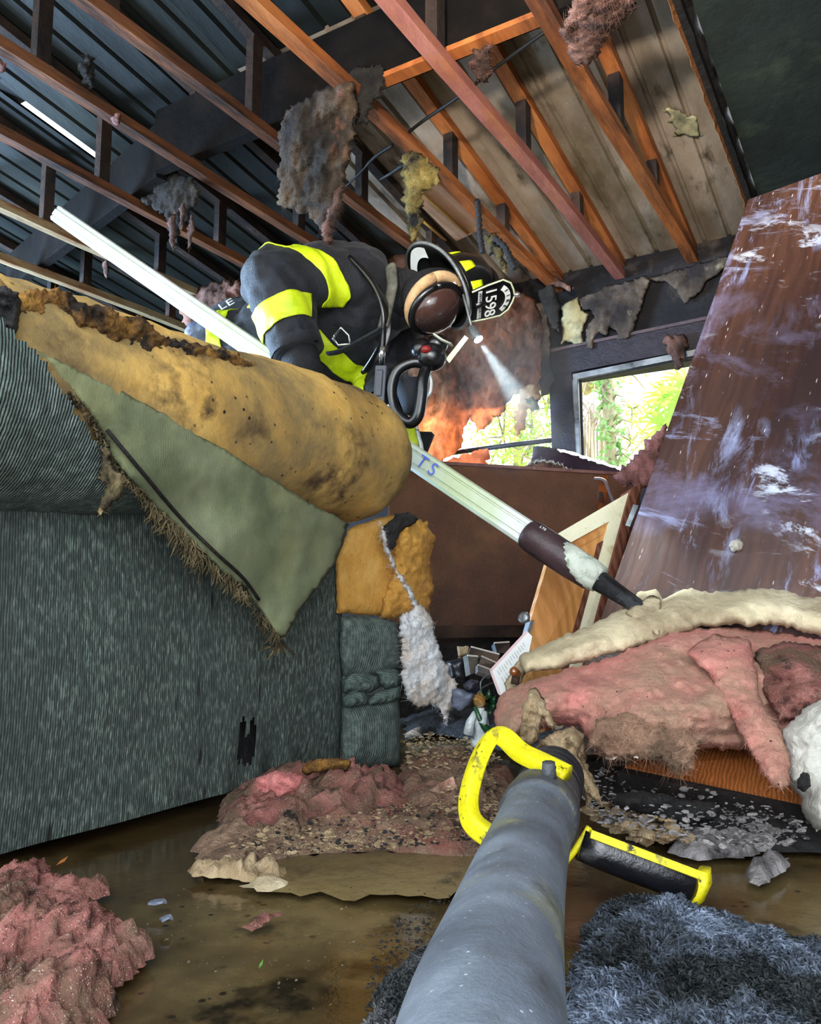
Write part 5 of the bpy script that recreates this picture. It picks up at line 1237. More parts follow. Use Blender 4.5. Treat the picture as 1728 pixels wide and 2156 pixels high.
# radio on the chest
mb = MB(); rc = J(800, 812, 2.50)
rx = RIGHT; ru = Vector((0, 0, 1)) * .99 + RIGHT * .06; rf = Vector((FWD.x, FWD.y, 0)).normalized()
RM = Matrix((rx, rf, ru)).transposed()
mb.box(rc, (.036, .03, .125), RM); mb.box(rc + rv(-.003, -.016, .004), (.022, .006, .085), RM); o = mb.build('radio', m_radio, person, smooth=False)
bv = o.modifiers.new('bevel', 'BEVEL'); bv.width = .004; bv.segments = 2
mb = MB(); mb.tube([rc + ru * .09, rc + ru * .125], .0095, 12); mb.build('radio_connector', m_chrome, person)
mb = MB(); mb.tube([rc + ru * .06, rc + ru * .10, rc + ru * .16, rc + ru * .26], [.008, .009, .0085, .006], 10); mb.build('radio_antenna', m_rubber, person)
mb = MB(); mb.ball(J(795, 851, 2.485), .008, 10, 8); mb.build('radio_knob', mat('pale green knob', [(130, 170, 140), (150, 186, 158)], 9, 3, .5, bump=0), person)
mb = MB(); mb.tube(catmull([J(822, 560, 2.62), J(826, 600, 2.58), J(818, 640, 2.56), J(806, 690, 2.53)], 5), [(.020, .012)] * 16, 12); mb.build('collar', mat('worn grey webbing', [(44, 46, 42), (80, 80, 70), (108, 104, 90)], 20, 6, .85, bump=.4), person)

# ------------------------------------------------------------------ helmet
hel = None
mb = MB(); n = 48; vs = []; fs = []
prof = [(1.0, -.004), (1.005, .004), (.97, .012), (.80, .022), (.74, .028), (.72, .05), (.69, .08), (.62, .108), (.50, .142), (.30, .162), (.02, .170)]
def brim(a):
    """brim outline: long duck tail at the back (negative f), short peak in front"""
    x = math.cos(a) * .128; y = math.sin(a)
    y = y * .150 if y > 0 else y * .205
    return x, y
for k, (r, z) in enumerate(prof):
    for i in range(n):
        a = 2 * math.pi * i / n; bx, by = brim(a)
        if k >= 3:
            bx = math.cos(a) * .128; by = math.sin(a) * .150
        sag = -.020 * (max(0, -math.sin(a)) ** 2) * (1 if k < 3 else 0)
        rr_ = r
        ribb = .004 * max(0, math.cos(a * 4)) ** 8 if k >= 5 else 0
        vs.append(H(bx * (rr_ + ribb * 3), by * (rr_ + ribb * 3), z + sag))
for k in range(len(prof) - 1):
    for i in range(n): fs.append((k * n + i, k * n + (i + 1) % n, (k + 1) * n + (i + 1) % n, (k + 1) * n + i))
fs.append(tuple((len(prof) - 1) * n + i for i in range(n)))
# underside
b0 = len(vs)
for r, z in ((.96, -.008), (.80, .004), (.70, .02), (.60, .06), (.02, .07)):
    for i in range(n):
        a = 2 * math.pi * i / n; bx, by = brim(a)
        if r < .9: bx = math.cos(a) * .128; by = math.sin(a) * .150
        vs.append(H(bx * r, by * r, z - (.020 * (max(0, -math.sin(a)) ** 2) if r > .9 else 0)))
for i in range(n): fs.append((i, b0 + i, b0 + (i + 1) % n, (i + 1) % n))
for k in range(4):
    for i in range(n): fs.append((b0 + k * n + i, b0 + (k + 1) * n + i, b0 + (k + 1) * n + (i + 1) % n, b0 + k * n + (i + 1) % n))
mb.add(vs, fs); hel = mb.build('helmet', m_helm, person)
# worn rim, and a silver strip painting the light caught by the tail
mb = MB(); P = []
for i in range(n + 1):
    a = 2 * math.pi * i / n; bx, by = brim(a); P.append(H(bx * 1.005, by * 1.005, -.003 - .020 * max(0, -math.sin(a)) ** 2))
mb.tube(P, .0055, 10, cap=False); mb.build('brim_rim', m_helms, hel)
mb = MB(); vs = []; fs = []; q_ = 14
for j, r in enumerate((.70, .78, .86, .93)):
    for i in range(q_ + 1):
        a = math.pi * (1.5 + .34 * (i / q_ - .5) * 2); bx, by = brim(a); vs.append(H(bx * r, by * r, -.012 - .012 * r))
for j in range(3):
    for i in range(q_): a = j * (q_ + 1) + i; fs.append((a, a + 1, a + q_ + 2, a + q_ + 1))
mb.add(vs, fs); mb.build('tail_sheen', m_silver, hel, label='silvery sheen painted on the underside of the brim tail')
# ridge comb over the crown
mb = MB(); P = [H(0, .135 * math.cos(t), .030 + .150 * math.sin(t)) for t in [math.pi * k / 16 for k in range(17)]]
mb.tube(P, [(.012, .010)] * 17, 10); mb.build('crown_ridge', m_helm, hel)
# lime reflective trapezoids around the crown
for a in (20, 62, 105, 150, -30, 200, 250, 300):
    mb = MB(); vs = []; A = math.radians(a)
    for t in range(5):
        for s2 in range(5):
            z = .040 + .046 * t / 4; wa = (.20 - .07 * t / 4) * (s2 / 2 - 1)
            rr_ = .128 * (.745 - .9 * max(0, z - .03) ** 1.35 * 4)
            k_ = [(.028, .742), (.05, .722), (.08, .692), (.108, .622)]
            for (z0, r0), (z1, r1) in zip(k_, k_[1:]):
                if z0 <= z <= z1: q = r0 + (r1 - r0) * (z - z0) / (z1 - z0)
            bx = math.cos(A + wa) * .128; by = math.sin(A + wa) * .150
            vs.append(H(bx * (q + .024), by * (q + .024), z))
    fs = [(t * 5 + s2, t * 5 + s2 + 1, t * 5 + s2 + 6, t * 5 + s2 + 5) for t in range(4) for s2 in range(4)]
    mb.add(vs, fs); o = mb.build('lime_tetrahedron', m_lime, hel)
    o.modifiers.new('t', 'SOLIDIFY').thickness = .002; o.name = 'lime_patch'
# front shield with its number
fr0 = H(0, .128, .018); sx_ = s_; sup = (u_ * .96 + f_ * .10).normalized(); sn = sx_.cross(sup).normalized()
if sn.dot(f_) < 0: sn = -sn
out2 = [(-.058, 0), (-.066, .055), (-.070, .110), (-.052, .138), (-.024, .150), (0, .156), (.024, .150), (.052, .138), (.070, .110), (.066, .055), (.058, 0)]
def SH(x, y, k=0): return fr0 + sx_ * x + sup * y + sn * (k - 1.0 * x * x)
mb = MB(); mb.add([SH(x, y, .008) for x, y in out2] + [SH(x, y, 0) for x, y in out2] + [SH(0, .07, .008), SH(0, .07, 0)],
                  [(i, i + 1, 22) for i in range(10)] + [(10, 0, 22)] + [(11 + i + 1, 11 + i, 23) for i in range(10)] + [(11, 21, 23)] + [(i, 11 + i, 12 + i, i + 1) for i in range(10)] + [(10, 21, 11, 0)])
mb.build('front_shield', m_rubber, hel, smooth=False)
mb = MB(); mb.tube([SH(x * .98, y, .008) for x, y in out2], .0032, 8); mb.build('shield_border', mat('pale shield edge', [(150, 158, 132), (196, 204, 170)], 12, 4, .4, bump=0), hel)
tx = sup.cross(sn).normalized()      # reading direction seen from the front
def shield_text(nm, s, size, x, y, m_, rot=0, lift=.0095):
    c_, s2 = math.cos(rot), math.sin(rot)
    k = 1 if tx.dot(sx_) > 0 else -1
    return text(nm, s, size, SH(x * k, y, lift), tx * c_ + sup * s2, sup * c_ - tx * s2, m_, hel, ext=.0008)
for i, ch in enumerate('1598'): shield_text('number', ch, .056, -.042 + .028 * i, .066, m_white)
# arched FIRE plate
mb = MB(); vs = []; k = 1 if tx.dot(sx_) > 0 else -1
for i in range(13):
    a = math.radians(142 - 104 * i / 12)
    for r in (.046, .064): vs.append(SH(k * r * math.cos(a), .072 + r * math.sin(a) * 1.05, .0095))
mb.add(vs, [(2 * i, 2 * i + 1, 2 * i + 3, 2 * i + 2) for i in range(12)]); o = mb.build('arched_plate', m_white, hel, smooth=False); o.modifiers.new('t', 'SOLIDIFY').thickness = .001
for i, ch in enumerate('FIRE'):
    a = math.radians(122 - 21.5 * i); r = .055
    shield_text('arched_letter', ch, .0175, r * math.cos(a), .072 + r * math.sin(a) * 1.05, m_black, a - math.pi / 2, .0115)
mb = MB(); mb.quad(SH(-.052, .022, .0095), SH(.052, .022, .0095), SH(.052, .036, .0095), SH(-.052, .036, .0095), .001); mb.build('lower_plate', m_silver, hel, smooth=False)
mb = MB(); rn = random.Random(4)
for i in range(13):
    x = -.047 + .0075 * i; mb.quad(SH(x, .025, .0112), SH(x + rn.uniform(.001, .004), .025, .0112), SH(x + rn.uniform(.001, .004), .033, .0112), SH(x, .033, .0112), .0004)
mb.build('worn_lettering', m_black, hel, smooth=False)
# eagle-less brass holder knob at the top of the shield
mb = MB(); mb.tube([SH(0, .154, .004), SH(0, .168, .010), SH(0, .174, .012)], [.006, .008, .005], 10); mb.build('shield_holder', m_chrome, hel)
# goggle strap and small tags on the brim
mb = MB(); P = []
for i in range(15):
    a = math.radians(-70 + 10 * i); P.append(H(math.cos(a) * .128 * .80, math.sin(a) * .150 * .80, .030))
mb.tube(P, [(.010, .004)] * 15, 8); mb.build('helmet_band', m_rubber, hel)
mb = MB(); mb.quad(J(953, 596, 2.53), J(957, 593, 2.53), J(966, 610, 2.53), J(962, 613, 2.53), .003); mb.build('brim_tag', m_silver, hel, smooth=False)
# headlamp clipped to the brim
lc = J(1008, 716, 2.47); ld = (J(1072, 812, 2.40) - lc).normalized()
mb = MB(); mb.tube([lc - ld * .055, lc - ld * .05, lc - ld * .012, lc - ld * .004], [.010, .013, .0155, .0165], 18); mb.tube([lc - ld * .04, H(.04, .11, .0)], [.004, .004], 8); mb.build('headlamp', m_helms, hel)
mb = MB(); mb.tube([lc - ld * .004, lc], [.0145, .0135], 18); mb.build('lamp_lens', m_glow, hel, label='glowing lens of the headlamp')
lamp('headlamp_beam', 'SPOT', lc + ld * .012, lc + ld, 60, (.80, .96, 1.0), spot_size=math.radians(21), spot_blend=.6, shadow_soft_size=.008)
# smoke in front of the lamp, where the beam shows
mh = bpy.data.materials.new('thin smoke'); mh.use_nodes = True; nt = mh.node_tree; nt.nodes.clear()
om = nt.nodes.new('ShaderNodeOutputMaterial'); vsn = nt.nodes.new('ShaderNodeVolumeScatter'); vsn.inputs['Color'].default_value = (.92, .97, 1, 1); gd = nt.nodes.new('ShaderNodeTexGradient'); gd.gradient_type = 'SPHERICAL'; tcv = nt.nodes.new('ShaderNodeTexCoord'); mpv = nt.nodes.new('ShaderNodeMapping'); mpv.inputs['Scale'].default_value = (4.2, 4.2, 3.6); nt.links.new(tcv.outputs['Object'], mpv.inputs[0]); nt.links.new(mpv.outputs[0], gd.inputs[0]); mlv = nt.nodes.new('ShaderNodeMath'); mlv.operation = 'MULTIPLY'; mlv.inputs[1].default_value = .8; nt.links.new(gd.outputs['Fac'], mlv.inputs[0]); nt.links.new(mlv.outputs[0], vsn.inputs['Density']); vsn.inputs['Anisotropy'].default_value = .1
nt.links.new(vsn.outputs[0], om.inputs['Volume'])
mb = MB(); mb.ball(lc + ld * .20, (.24, .24, .28), 20, 12); mb.build('smoke', mh, None, origin=lc + ld * .20, label='thin smoke drifting in the beam of the headlamp', cat='smoke', kind='stuff')
# ================================================================== outside the windows
m_leaf = mat('sunlit leaves', [(104, 140, 52), (150, 178, 72), (196, 206, 110)], 3, 5, .6, bump=0, transl=.4)
m_leafd = mat('ivy leaves', [(96, 140, 84), (130, 172, 110), (170, 200, 140)], 4, 5, .6, bump=0, transl=.3)
m_palm = mat('palm leaf', [(112, 156, 52), (150, 188, 76), (186, 206, 104)], 2, 5, .5, bump=0, transl=.4)
m_bark = mat('grey bark', [(120, 108, 92), (160, 148, 128), (190, 178, 158)], 6, 8, .9, bump=.6, stretch=(1, 1, .3))
mb = MB(); mb.quad((4.12, -8, -.12), (16, -8, -.12), (16, 12, -.12), (4.12, 12, -.12), -.1)
mb.build('ground', m_soil, kind='structure', smooth=False)
def leafy(mb, c, rad, n, s, seed, squash=(1, 1, 1)):
    rn = random.Random(seed)
    for _ in range(n):
        while True:
            v = Vector((rn.uniform(-1, 1), rn.uniform(-1, 1), rn.uniform(-1, 1)))
            if v.length < 1: break
        p = Vector(c) + Vector((v.x * rad * squash[0], v.y * rad * squash[1], v.z * rad * squash[2]))
        d = Vector((rn.uniform(-1, 1), rn.uniform(-1, 1), rn.uniform(-1, .4))).normalized() * s * rn.uniform(.6, 1.3)
        k = d.cross(Vector((rn.uniform(-1, 1), rn.uniform(-1, 1), rn.uniform(-1, 1)))).normalized() * s * .28
        mb.add([p, p + d * .5 + k, p + d, p + d * .5 - k], [(0, 1, 2, 3)])
    return mb
def out(x, y, X): return onX(x, y, X)
def tree(name, label, cat, trunk, crowns, seed, leafm, ls, rad=.09):
    b = Vector(trunk[0]); t = thing(name, label, cat, (b.x, b.y, -.12))
    mb = MB(); mb.tube(catmull(trunk, 4), rad, 10, jit=.05); 
    rn = random.Random(seed)
    for c, r, n, sq in crowns:
        q = min(catmull(trunk, 4), key=lambda u: (Vector(u) - Vector(c)).length)
        mb.tube([q, (Vector(q) + Vector(c)) / 2 + Vector((0, rn.uniform(-.1, .1), .1)), c], [rad * .4, rad * .25, .01], 6)
        for _ in range(5):
            e = Vector(c) + Vector((rn.uniform(-1, 1), rn.uniform(-1, 1), rn.uniform(-1, 1))) * r
            mb.tube([c, (Vector(c) + e) / 2 + Vector((0, 0, .05)), e], [.014, .01, .004], 5)
    mb.build('trunk', m_bark, t)
    mb = MB()
    for i, (c, r, n, sq) in enumerate(crowns): leafy(mb, c, r, n, ls, seed + i, sq)
    mb.build('foliage', leafm, t, smooth=False)
    return t
X1 = 6.6
g = lambda x, y, X: tuple(out(x, y, X))
base = out(1285, 980, X1)
tree('ivy_tree', 'slim tree trunk clothed in ivy, in the middle of the right window', 'tree',
     [(base.x, base.y, -.12), g(1283, 900, X1), g(1278, 800, X1), g(1270, 700, X1)],
     [(g(1290, 960, X1), .2, 110, (1, .6, 1)), (g(1288, 900, X1), .18, 110, (1, .6, 1.2)), (g(1284, 850, X1), .16, 80, (1, .6, 1)), (g(1276, 800, X1), .16, 70, (1, .6, 1))], 201, m_leafd, .07, .055)
tree('leaning_tree', 'leaning mossy branch across the top of the right window', 'tree',
     [(9.2, out(1180, 900, 9.2).y, -.12), g(1190, 860, 9.0), g(1230, 815, 8.8), g(1300, 775, 8.6), g(1370, 745, 8.5)],
     [(g(1240, 800, 8.8), .35, 150, (1, 1, .5)), (g(1310, 780, 8.6), .3, 90, (1, 1, .4))], 211, m_leaf, .06, .10)
tree('hedge_shrub', 'yellow-green shrub behind the left window', 'shrub',
     [(8.2, out(1090, 930, 8.2).y, -.12), g(1090, 950, 8.2), g(1095, 900, 8.2)],
     [(g(1060, 920, 8.0), .45, 500, (1, 1, 1)), (g(1120, 900, 8.2), .5, 520, (1, 1, 1)), (g(1150, 860, 8.4), .4, 320, (1, 1, 1)), (g(1100, 960, 7.6), .35, 350, (1, 1, 1)), (g(1060, 860, 8.4), .3, 200, (1, 1, 1))], 221, m_leaf, .06, .05)
tree('background_shrub', 'pale shrub low behind the ivy trunk', 'shrub',
     [(9.5, out(1400, 930, 9.5).y, -.12), g(1390, 920, 9.5), g(1380, 880, 9.5)],
     [(g(1330, 930, 9.4), .4, 220, (1, 1, 1)), (g(1390, 900, 9.5), .5, 300, (1, 1, 1)), (g(1330, 860, 9.6), .3, 120, (1, 1, 1))], 231, m_leaf, .055, .04)
# bare twigs
rn = random.Random(77)
tw = thing('bare_bush', 'bare twiggy bush left of the ivy trunk', 'bush', (8.0, out(1235, 930, 8.0).y, -.12))
mb = MB()
for _ in range(38):
    x0, y0 = rn.uniform(1200, 1270), 960; p0 = Vector(out(x0, y0, 8.0)); p0.z = -.12
    p1 = Vector(out(x0 + rn.uniform(-30, 30), rn.uniform(860, 920), 8.0 + rn.uniform(-.3, .3))); p2 = Vector(out(x0 + rn.uniform(-70, 70), rn.uniform(760, 880), 8.0 + rn.uniform(-.4, .4)))
    mb.tube([p0, p1, p2], [.012, .008, .003], 5)
mb.build('twigs', m_bark, tw)
# fan palm
pc = Vector(out(1420, 850, 6.0)); pt = thing('fan_palm', 'fan palm with drooping fronds seen in the right window', 'palm', (pc.x, pc.y, -.12))
mb = MB(); mb.tube([(pc.x, pc.y, -.12), (pc.x, pc.y, .5), pc], [.07, .06, .05], 10, jit=.1); mb.build('trunk', m_bark, pt)
for i, (x, y, n, l, X) in enumerate(((1432, 850, 20, .36, 5.9), (1446, 806, 18, .32, 6.1), (1404, 900, 16, .30, 5.8), (1480, 880, 18, .34, 6.2), (1400, 836, 14, .26, 6.3))):
    c0 = Vector(out(x, y, X)); mb = MB(); rn = random.Random(300 + i)
    mb.tube([pc, (pc + c0) / 2 + Vector((0, 0, .08)), c0], [.012, .010, .007], 6)
    for k in range(n):
        a = math.radians(-30 + 260 * k / (n - 1)) + rn.uniform(-.05, .05)
        d = (RIGHT * math.cos(a) + Vector((0, 0, 1)) * math.sin(a) + FWD * rn.uniform(-.25, .25)).normalized()
        L_ = l * rn.uniform(.8, 1.1)
        sdv = d.cross(FWD).normalized()
        P_ = []
        for t in (0, .35, .7, 1): P_.append(c0 + d * L_ * t + Vector((0, 0, -1)) * L_ * .55 * max(0, t - .3) ** 1.6)
        w_ = (.004, .012, .009, .001)
        vs = []
        for p_, ww in zip(P_, w_): vs += [p_ - sdv * ww, p_ + sdv * ww]
        mb.add(vs, [(0, 1, 3, 2), (2, 3, 5, 4), (4, 5, 7, 6)])
    mb.build('frond', m_palm, pt, smooth=False)
# ================================================================== burnt insulation hanging from the roof and walls
m_brn = mat('scorched brown insulation', [(40, 32, 24), (78, 62, 46), (112, 90, 68)], 7, 9, 1, patch=((30, 26, 22), 5, .54, .1), patch2=((132, 84, 66), 4, .68, .08), bump=.8, bscale=50, transl=.1, stretch=(1, 1, .5))
m_brp = mat('scorched pinkish insulation', [(88, 62, 52), (134, 96, 82), (164, 122, 104)], 8, 9, 1, patch=((56, 44, 38), 6, .56, .1), bump=.8, bscale=60, transl=.15, stretch=(1, 1, .4))
m_dk = mat('sooty insulation', [(22, 20, 18), (40, 36, 31), (60, 52, 44)], 8, 9, 1, bump=.8, bscale=50)
m_wallp = mat('reddish wall insulation', [(156, 108, 84), (208, 154, 120), (230, 188, 152)], 6, 10, 1, patch=((92, 62, 48), 4, .56, .1), patch2=((60, 42, 36), 7, .66, .06), bump=.9, bscale=45, transl=.85, distort=1.2, stretch=(1, 1, .5))
m_ylw = mat('yellow scorched insulation', [(70, 60, 34), (120, 104, 56), (168, 144, 78)], 14, 8, 1, patch=((24, 22, 18), 10, .55, .07), bump=.9, bscale=50, transl=.2)
m_pinkg = mat('dusty pink insulation', [(120, 84, 80), (176, 124, 120), (206, 156, 148)], 8, 9, 1, patch=((96, 70, 64), 7, .6, .06), bump=.8, bscale=50, transl=.15)
pX = lambda X: (lambda x, y: X / ray(x, y).x)
puff('insulation_mat', [(588, 260), (610, 222), (650, 200), (690, 178), (716, 160), (748, 176), (750, 250), (738, 330), (726, 388), (716, 430), (700, 470), (684, 506), (676, 480), (662, 470), (648, 452), (630, 448), (606, 440), (584, 432), (586, 350)], pX(2.00), .05, m_brn, step=6, rough=7, amp=.05, nsc=9, fine=.018, fst=(1, 1, .4), seed=401, fib=2500, flen=.04, fwid=.0006, fdroop=1.2, label='big scorched brown insulation mat hanging from the roof beam', cat='insulation')
puff('insulation_rag', [(680, 500), (688, 440), (704, 400), (720, 390), (718, 440), (700, 470), (694, 500), (688, 520)], pX(1.98), .022, m_brp, step=5, rough=9, amp=.022, fine=.012, fst=(1, 1, .35), seed=402, fib=1000, flen=.03, fwid=.0005, fdroop=1.4, label='pinkish rag at the bottom right corner of the hanging mat', cat='insulation')
puff('insulation_rag', [(716, 170), (740, 140), (790, 130), (816, 140), (800, 200), (780, 230), (770, 270), (752, 260), (730, 210)], pX(2.06), .022, m_dk, step=5, rough=9, amp=.022, fine=.012, fst=(1, 1, .35), seed=403, fib=1200, flen=.03, fwid=.0005, label='sooty rag draped over the truss above the hanging mat', cat='insulation')
puff('insulation_rag', [(844, 340), (852, 320), (876, 310), (902, 330), (926, 366), (920, 384), (896, 402), (890, 440), (884, 480), (874, 508), (860, 500), (856, 470), (846, 420), (848, 380)], pX(2.35), .022, m_ylw, step=5, rough=9, amp=.022, fine=.012, fst=(1, 1, .35), nsc=20, seed=404, fib=1400, flen=.03, fwid=.0005, fdroop=1, label='black and yellow scorched rag hanging over the helmet brim', cat='insulation')
puff('insulation_rag', [(1180, 60), (1200, 20), (1230, -20), (1350, -20), (1330, 20), (1304, 46), (1284, 60), (1262, 108), (1242, 132), (1218, 146), (1194, 110)], lambda x, y: (2.0 - H0) / ray(x, y).z, .022, m_brp, step=5, rough=9, amp=.022, fine=.012, fst=(1, 1, .35), nsc=14, seed=405, fib=3000, flen=.03, fwid=.0005, label='pinkish brown rag hanging at the top by the ceiling board', cat='insulation')
puff('insulation_rag', [(986, 130), (1004, 100), (1034, 94), (1038, 140), (1030, 176), (1004, 168)], lambda x, y: (2.12 - H0) / ray(x, y).z, .022, m_brp, step=5, rough=9, amp=.022, fine=.012, fst=(1, 1, .35), seed=406, fib=800, flen=.03, fwid=.0005, label='small pinkish rag behind the cable under the roof beam', cat='insulation')
puff('insulation_rag', [(296, 420), (330, 380), (362, 360), (404, 372), (420, 400), (410, 430), (396, 470), (380, 490), (372, 528), (362, 500), (352, 470), (330, 440)], pX(2.16), .022, m_dk, step=5, rough=9, amp=.022, fine=.012, fst=(1, 1, .35), nsc=12, seed=407, fib=1600, flen=.03, fwid=.0005, fdroop=1, label='sooty rag hanging left of the big mat', cat='insulation')
for i, P in enumerate(([(352, 470), (366, 440), (372, 470), (366, 528), (358, 510)], [(392, 480), (404, 450), (412, 470), (402, 512), (396, 524)], [(376, 440), (386, 420), (392, 450), (380, 486)])):
    puff('insulation_shred', P, pX(2.12), .012, m_brp, step=5, rough=3, amp=.02, seed=410 + i, fib=160, flen=.02, fdroop=1, label=['longest pink shred dangling left of the hanging mat', 'right-hand pink shred dangling beside the longest shred', 'upper small pink shred between the two dangling shreds'][i], cat='insulation')
puff('insulation_tuft', [(232, 250), (242, 238), (254, 240), (254, 262), (244, 270)], lambda x, y: (2.08 - H0) / ray(x, y).z, .018, m_pinkd, step=4, rough=3, amp=.02, nsc=40, seed=414, fib=120, flen=.01, label='small red-pink tuft caught on a truss at upper left', cat='insulation')
puff('insulation_tuft', [(-30, 130), (0, 122), (14, 134), (12, 150), (-6, 158), (-30, 160)], lambda x, y: (2.06 - H0) / ray(x, y).z, .02, m_pinkd, step=5, rough=3, amp=.02, seed=415, label='pinkish tuft at the left edge under the upper truss', cat='insulation')
puff('insulation_rag', [(168, 140), (176, 110), (196, 120), (202, 160), (192, 186), (178, 176)], lambda x, y: (2.12 - H0) / ray(x, y).z, .02, m_dk, step=5, rough=9, amp=.022, fine=.012, fst=(1, 1, .35), seed=416, fib=400, flen=.03, fwid=.0005, label='little dark rag on a truss post at upper left', cat='insulation')
puff('insulation_shred', [(214, 552), (224, 546), (230, 560), (226, 586), (220, 580)], lambda x, y: (2.05 - H0) / ray(x, y).z, .01, m_brp, step=4, rough=2, seed=417, label='pink shred dangling beside the white pole', cat='insulation')
# pink batts behind and above the firefighter
puff('insulation_mat', [(500, 500), (560, 470), (600, 452), (680, 462), (760, 440), (830, 455), (880, 470), (890, 580), (860, 640), (760, 620), (640, 600), (520, 600)], pX(3.55), .10, m_wallp, step=8, rough=7, amp=.06, nsc=5, fine=.03, fst=(1, .5, 1), seed=421, fib=2500, flen=.04, label='pink insulation bulging down behind the firefighter back', cat='insulation')
puff('insulation_mat', [(520, 470), (560, 410), (590, 420), (600, 450), (640, 470), (700, 476), (690, 520), (560, 520)], pX(3.2), .06, m_dk, step=7, rough=9, amp=.05, nsc=8, fine=.02, seed=422, fib=800, flen=.04, label='dark scorched mat above the firefighter shoulder', cat='insulation')
puff('insulation_mat', [(360, 640), (430, 600), (470, 590), (520, 600), (520, 700), (440, 700), (380, 680)], pX(3.0), .05, m_brp, step=6, rough=10, amp=.05, nsc=10, fine=.03, seed=423, fib=3000, flen=.04, fwid=.0005, label='brown scorched mat behind the jacket tail', cat='insulation')
# the curtain of wall insulation beside the left window
cw = lambda x, y: (3.86 - .0 * x) / ray(x, y).x
puff('insulation_curtain', [(860, 590), (960, 560), (1060, 600), (1112, 620), (1138, 650), (1142, 720), (1138, 800), (1134, 840), (1110, 838), (1090, 822), (1074, 838), (1058, 872), (1036, 886), (1020, 904), (1004, 912), (996, 884), (986, 876), (978, 900), (974, 930), (962, 952), (940, 964), (920, 990), (860, 990)], cw, .03, m_wallp, step=6, rough=6, amp=.09, nsc=6, fine=.03, fst=(1, 1, .45), back=.4, seed=424, fib=4000, flen=.035, fwid=.0006, label='reddish curtain of wall insulation beside the left window', cat='insulation')
puff('insulation_rag', [(930, 990), (950, 966), (1000, 952), (1026, 944), (1030, 966), (1024, 990)], pX(3.84), .02, m_wallp, step=5, rough=9, amp=.022, fine=.012, fst=(1, 1, .35), nsc=12, seed=427, fib=400, flen=.03, fwid=.0005, label='reddish lump of insulation on the sill of the left window', cat='insulation')
puff('insulation_rag', [(1092, 830), (1104, 810), (1128, 806), (1134, 830), (1126, 850), (1112, 860), (1108, 880), (1098, 908), (1092, 926), (1084, 910), (1080, 884), (1086, 856)], pX(3.80), .02, mat('translucent scrap', [(140, 100, 70), (186, 150, 110), (210, 180, 140)], 14, 7, 1, bump=.5, transl=.5), step=5, rough=9, amp=.022, fine=.012, fst=(1, 1, .35), nsc=14, seed=425, fib=400, flen=.03, fwid=.0005, fdroop=1, label='pale tattered scrap dangling in the left window', cat='insulation')
puff('insulation_rag', [(1104, 838), (1118, 834), (1132, 850), (1130, 868), (1122, 880), (1114, 858)], pX(3.78), .01, m_ylw, step=5, rough=9, amp=.022, fine=.012, fst=(1, 1, .35), seed=426, label='twisted yellow scrap beside the pale tattered scrap', cat='insulation')
# ------------------------------------------------------------------ torn wallboard over the window
m_wbp = mat('cream wallboard scrap', [(140, 132, 96), (176, 168, 128), (190, 184, 146)], 6, 7, .9, patch=((70, 70, 58), 6, .60, .1), bump=.3)
m_wbb = mat('sooty wallboard paper', [(48, 40, 34), (82, 70, 58), (112, 100, 84)], 7, 9, .9, patch=((34, 28, 26), 5, .55, .1), patch2=((128, 124, 100), 8, .68, .05), bump=.5)
def scrap(nm, lb, poly, X, m_, seed, th=.005, rough=3.5, amp=.008):
    return puff(nm, poly, pX(X), th, m_, step=5, rough=rough, amp=amp, nsc=16, fine=.004, back=.3, R_=5, seed=seed, label=lb, cat='wallboard')
scrap('wallboard_scrap', 'cream bare wallboard patch above the window mullion', [(1182, 640), (1214, 626), (1224, 650), (1240, 662), (1226, 700), (1228, 732), (1206, 726), (1190, 718), (1182, 726)], 3.95, m_wbp, 431)
scrap('wallboard_scrap', 'sooty grey wallboard paper peeling above the right window', [(1216, 630), (1270, 604), (1362, 580), (1368, 592), (1352, 640), (1336, 690), (1318, 716), (1300, 714), (1296, 694), (1284, 690), (1276, 706), (1260, 700), (1250, 716), (1246, 738), (1232, 730), (1234, 690), (1252, 664), (1240, 650), (1226, 652)], 3.93, m_wbb, 432, amp=.012)
scrap('wallboard_scrap', 'brown wallboard corner under the ceiling left of the board edge', [(1360, 586), (1480, 552), (1540, 538), (1548, 552), (1520, 566), (1490, 590), (1466, 622), (1440, 640), (1424, 612), (1404, 596), (1376, 592)], 3.95, m_wbb, 433, amp=.008)
scrap('wallboard_strip', 'narrow brown wall panel strip left of the window mullion', [(1122, 640), (1152, 630), (1160, 760), (1166, 800), (1156, 830), (1140, 836), (1136, 760)], 3.90, m_wbb, 434)
scrap('wallboard_scrap', 'hanging dark wallboard flap over the top of the insulation curtain', [(1130, 612), (1160, 596), (1180, 640), (1176, 700), (1160, 690), (1148, 660)], 3.86, m_dk, 435)
scrap('wallboard_scrap', 'pinkish torn paper ledge in the corner under the ceiling', [(1140, 572), (1166, 580), (1210, 606), (1200, 616), (1170, 604), (1146, 596)], 3.84, m_brp, 436)
puff('insulation_rag', [(1394, 716), (1420, 706), (1442, 704), (1444, 740), (1432, 756), (1428, 780), (1418, 762), (1412, 740)], pX(3.90), .015, m_brp, step=5, rough=9, amp=.022, fine=.012, fst=(1, 1, .35), seed=437, fib=400, flen=.03, fwid=.0005, label='pink rag hanging over the head of the right window', cat='insulation')
